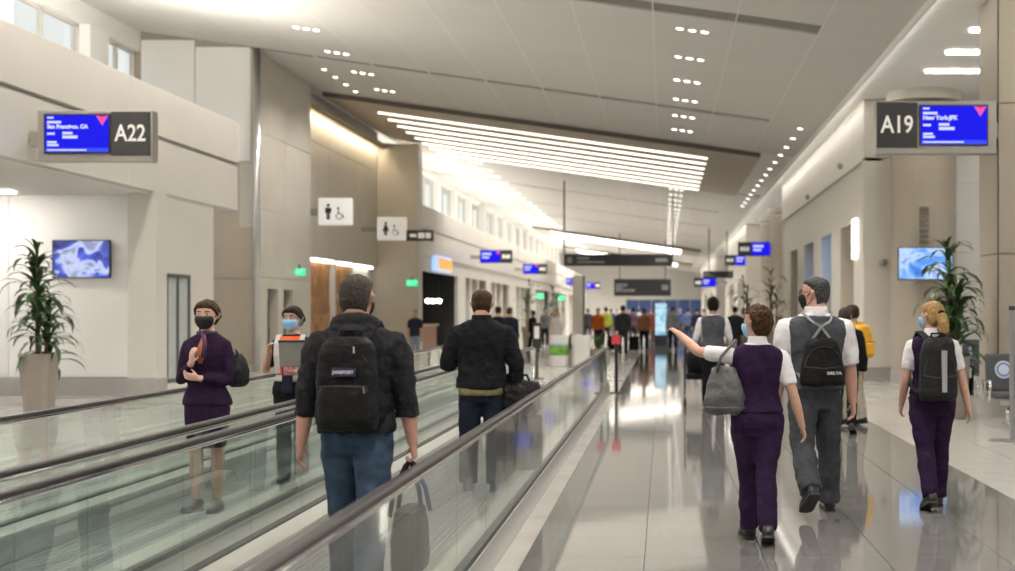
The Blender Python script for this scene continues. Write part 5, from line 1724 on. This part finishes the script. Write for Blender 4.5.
c = at(977.5, 0, 29.2)
bench(c.x, 29.2, 2, 'farther grey lounge seats with a round sticker, behind the blonde woman')
c = at(1004, 0, 24.6)
t = empty('charging_post', (c.x, 24.6, 0), 0, 'white charging post standing behind the nearest grey seats', 'post')
MB().box(-.09, .09, -.09, .09, 0, 1.2).build('post_body', M_pwhite, t, bevel=.03); MB().box(-.05, .05, -.095, -.09, .8, 1.0).build('socket', M_charc, t)

# lit kiosk in the crowd
c = at(661, 0, 64)
t = empty('lit_kiosk', (c.x, 64, 0), 0, 'bright pale blue display kiosk in the distant crowd', 'kiosk')
MB().box(-.3, .3, 0, .25, 0, 2.0).build('casing', M_charc, t, bevel=.02); MB().box(-.26, .26, -.01, 0, .5, 1.95).build('picture', screen_mat('kiosk_picture', [(.3, (.2, .5, .7)), (.5, (.5, .8, .95)), (.7, (.8, .95, 1))], 2.0, 1.0, 4.0), t)

# ================================================================== people farther off
P8x = at(713, 0, 23.0)
P8 = Person('woman with dark bun in grey vest and white sleeves pushing a black cart', (P8x.x, 23.0, 0), 0, 1.80, 'f', (.40, .24, .17), L=dict(u=(-.30, .15, -1), f=(-.1, 1, -.35), fist=True, n=(0, 0, -1)), Rr=dict(u=(.30, .1, -1), f=(-.1, 1, -.35), fist=True, n=(0, 0, -1)), legL=(8, 4), legR=(-8, 10), fine=1.7, build=1.12)
P8.body(); P8.trousers(M_blackcl, thigh=.066); P8.shoes(M_shoe)
P8.top(M_whitecloth, .55, .845, 1.6, .014, .016, .018, 'shirt'); P8.top(M_greyvest, .53, .838, 0, .026, .03, 0, 'vest')
P8.hair(M_hair_black, HAIR_WOMAN, wr=.01, extra=lambda mb: mb.ell(P8.hp(0, -.45, .85), .06, .06, .06))
c = at(698, 0, 23.6)
t = empty('push_cart', (c.x, 23.65, 0), 0, 'black folding cart pushed by the woman in the grey vest', 'cart')
q = MB()
for s in (-1, 1):
    q = MB(); q.tube([(s * .22, -.35, 1.02), (s * .22, -.15, .95), (s * .22, .25, .15), (s * .22, .35, .12)], .016, 8); q.build('side_frame', M_charc, t, smooth=True)
    q = MB(); q.tube([(s * .22, -.30, .14), (s * .22, .12, .5)], .016, 8); q.build('brace', M_charc, t)
    for y in (-.3, .32): MB().cyl((s * .22 - .02, y, .11), .11, .04, 18, axis='x').build('wheel', M_rubber, t)
MB().box(-.2, .2, -.2, .2, .45, .55).build('tray', M_nylon, t, bevel=.02)
q = MB(); q.loft([[V(se(2 * math.pi * j / 18, .2 * k, .17 * k, 3) + (.55 + .38 * u,)) for j in range(18)] for u, k in ((0, .9), (.5, 1), (.9, .9), (1, .5))]); q.build('load_bag', M_nylon, t, smooth=True)

P9x = at(845, 0, 18.4)
P9 = Person('grey haired traveller in black jacket behind the man in the grey vest', (P9x.x, 18.4, 0), -10, 1.62, 'm', (.50, .30, .22), L=hang(-1), Rr=hang(1, .2), legL=(8, 4), legR=(-10, 12), fine=1.6)
P9.body(); P9.trousers(M_blackcl); P9.shoes(M_shoe); P9.top(M_blackcl, .48, .845, 1.9, .024, .03, .02, 'jacket'); P9.hair(M_hair_grey, HAIR_SHORT)
M_yel = mat('yellow_nylon', (.72, .38, .02), .6, var=.15, bump=.1)
backpack(P9, .86, .34, .52, .2, 'black backpack on the grey haired traveller beyond the grey vest', M_nylon, M_nylon, stripe=None)
P10x = at(852, 0, 19.6)
P10 = Person('traveller in dark clothes with a bright yellow pack near the cream wall', (P10x.x, 19.6, 0), 35, 1.66, 'm', (.45, .27, .2), fine=1.8, legL=(5, 3), legR=(-5, 6))
P10.body(); P10.trousers(fabric('stone_cloth', (.40, .36, .30))); P10.shoes(M_shoe); P10.top(M_blackcl, .48, .845, 1.9, .02, .026, .02, 'jacket'); P10.hair(M_hair_dbr, HAIR_SHORT)
backpack(P10, .95, .32, .46, .18, 'bright yellow backpack beside the man in the grey vest', M_yel, M_yel)

def extra(px, D, H, label, top_c, leg_c, hair_m, sex='m', yaw=0, long_=1.9, dress=False, pose=None, tone=(.45, .28, .2), hairtab=HAIR_SHORT):
    c = at(px, 0, D)
    pose = pose or ((10, 4), (-9, 10))
    P = Person(label, (c.x, D, 0), yaw, H, sex, tone, fine=2.6, legL=pose[0], legR=pose[1])
    P.body(); P.trousers(fabric('cloth_%d_%d_%d' % tuple(int(v * 1000) for v in leg_c), leg_c)); P.top(fabric('cloth_%d_%d_%d' % tuple(int(v * 1000) for v in top_c), top_c), .47, .845, long_, .02, .024, .016, 'coat' if dress else 'shirt')
    P.hair(hair_m, hairtab, voxel=.009); P.shoes(M_shoe)
    return P
extra(415, 45, 1.62, 'person in dark shirt and pale jeans standing before the dark shop', (.02, .022, .035), (.22, .28, .36), M_hair_dgrey, yaw=170, long_=.8, pose=((0, 0), (0, 0)))
extra(498, 37, 1.70, 'person in black to the right of the jacketed man, nearer of the pair', (.012, .012, .015), (.015, .015, .02), M_hair_black, yaw=20)
extra(510, 39, 1.68, 'person in dark navy to the right of the jacketed man, farther of the pair', (.015, .018, .035), (.02, .02, .025), M_hair_dbr, yaw=-20)
extra(533, 52, 1.60, 'small dark figure beside the slim notice stand', (.012, .012, .012), (.02, .02, .02), M_hair_black, 'f', yaw=60)
extra(556, 47, 1.62, 'woman in white top and black trousers behind the white bin planters', (.70, .68, .66), (.012, .012, .014), M_hair_black, 'f', yaw=160)
extra(598, 58, 1.70, 'worker in orange high visibility top in the distance', (.55, .12, .03), (.02, .02, .03), M_hair_black, yaw=170)
extra(606, 64, 1.76, 'worker in yellow green high visibility top in the distance', (.36, .42, .06), (.015, .015, .02), M_hair_dbr, yaw=10)
extra(623, 50, 1.78, 'traveller in dark grey clothes walking with luggage far off', (.05, .055, .06), (.05, .05, .055), M_hair_dbr)
extra(633, 61, 1.74, 'traveller in mauve top in the distant crowd', (.22, .14, .20), (.03, .03, .035), M_hair_black)
extra(644, 55, 1.70, 'woman with auburn hair and tan pack in the distant crowd', (.36, .16, .09), (.014, .014, .016), mat('auburn_hair', (.16, .05, .025), .5, var=.4), 'f', hairtab=HAIR_WOMAN)
extra(655, 68, 1.70, 'woman in a red coat in the distant crowd', (.26, .05, .04), (.22, .06, .05), M_hair_dbr, 'f', dress=True, hairtab=HAIR_WOMAN)
extra(673, 57, 1.78, 'traveller in pale blue shirt and black trousers beyond the pointing hand', (.35, .40, .50), (.015, .015, .02), M_hair_grey)
extra(688, 70, 1.72, 'traveller in slate blue shirt right of the pointing hand', (.12, .15, .26), (.05, .05, .06), M_hair_black)
extra(697, 66, 1.72, 'far traveller in dark clothes left of the woman in the grey vest', (.03, .03, .05), (.03, .03, .04), M_hair_black)
extra(735, 44, 1.72, 'traveller in black right of the woman in the grey vest', (.02, .02, .022), (.03, .03, .03), M_hair_black)
more_ = [(611, 82, 1.72, 'far traveller in navy near the red sign plate', (.03, .04, .09), (.03, .03, .04)), (617, 95, 1.75, 'far traveller in pale grey left of the dark grey traveller', (.40, .40, .42), (.05, .05, .06)),
         (629, 88, 1.68, 'far traveller in teal behind the mauve one', (.05, .16, .18), (.03, .03, .04)), (639, 98, 1.74, 'far traveller in white beside the auburn haired woman', (.6, .58, .55), (.06, .07, .1)),
         (650, 84, 1.70, 'far traveller in brown between the auburn and red figures', (.16, .09, .05), (.03, .03, .03)), (667, 80, 1.76, 'far traveller in black beside the lit kiosk', (.015, .015, .018), (.02, .02, .02)),
         (680, 90, 1.70, 'far traveller in blue between the pale blue and slate shirts', (.06, .12, .35), (.04, .04, .05)), (704, 95, 1.70, 'far traveller in beige near the right hand columns', (.42, .35, .26), (.08, .07, .06)),
         (588, 76, 1.70, 'far traveller in charcoal right of the pale pylon', (.04, .04, .045), (.03, .03, .04)), (545, 62, 1.70, 'traveller in grey coat by the distant plant at left', (.18, .18, .19), (.02, .02, .03))]
for i, (px, D, H, lb, tc, lc) in enumerate(more_):
    extra(px, D, H, lb, tc, lc, (M_hair_dbr, M_hair_black, M_hair_blonde, M_hair_grey)[i % 4], 'mf'[i % 2], yaw=(0, 180, 15, -20)[i % 4], hairtab=(HAIR_SHORT, HAIR_WOMAN)[i % 2])
for px, D, lb in ((634, 54.5, 'dark rolling case beside the auburn haired woman'), (612, 55.5, 'dark rolling case beside the traveller in dark grey clothes')):
    c = at(px, 0, D)
    t = empty('rolling_suitcase', (c.x, D, 0), 0, lb, 'suitcase')
    MB().box(-.2, .2, -.13, .13, .06, .62).build('case_body', M_nylon, t, bevel=.03)
    for x in (-.1, .1): MB().cyl((x, -.1, .62), .01, .4, 8).build('handle_tube', M_steel, t)
    MB().box(-.12, .12, -.12, -.08, 1.02, 1.05).build('handle_grip', M_black, t)
    for x in (-.15, .15): MB().cyl((x - .015, 0, .03), .03, .03, 10, axis='x').build('wheel', M_rubber, t)
# seated traveller in blue
c = at(990, 0, 26.0)
PS = Person('seated traveller in blue jacket and black trousers behind the grey seats', (c.x, 26.0, 0), 60, 1.72, 'm', (.45, .28, .2), fine=2.0, legL=(82, 80), legR=(84, 84), seated=.46, L=dict(u=(-.1, .35, -1), f=(.1, 1, -.1)), Rr=dict(u=(.1, .35, -1), f=(-.1, 1, -.1)))
PS.body(); PS.trousers(M_blackcl); PS.shoes(M_shoe); PS.top(fabric('royal_blue_cloth', (.02, .07, .26)), .50, .845, 1.9, .02, .024, .018, 'jacket'); PS.hair(M_hair_dbr, HAIR_SHORT)
t = bench(c.x, 26.0, 1, 'single grey lounge seat under the traveller in blue', R(150), sticker=5)

bpy.data.scenes.remove(WORK)
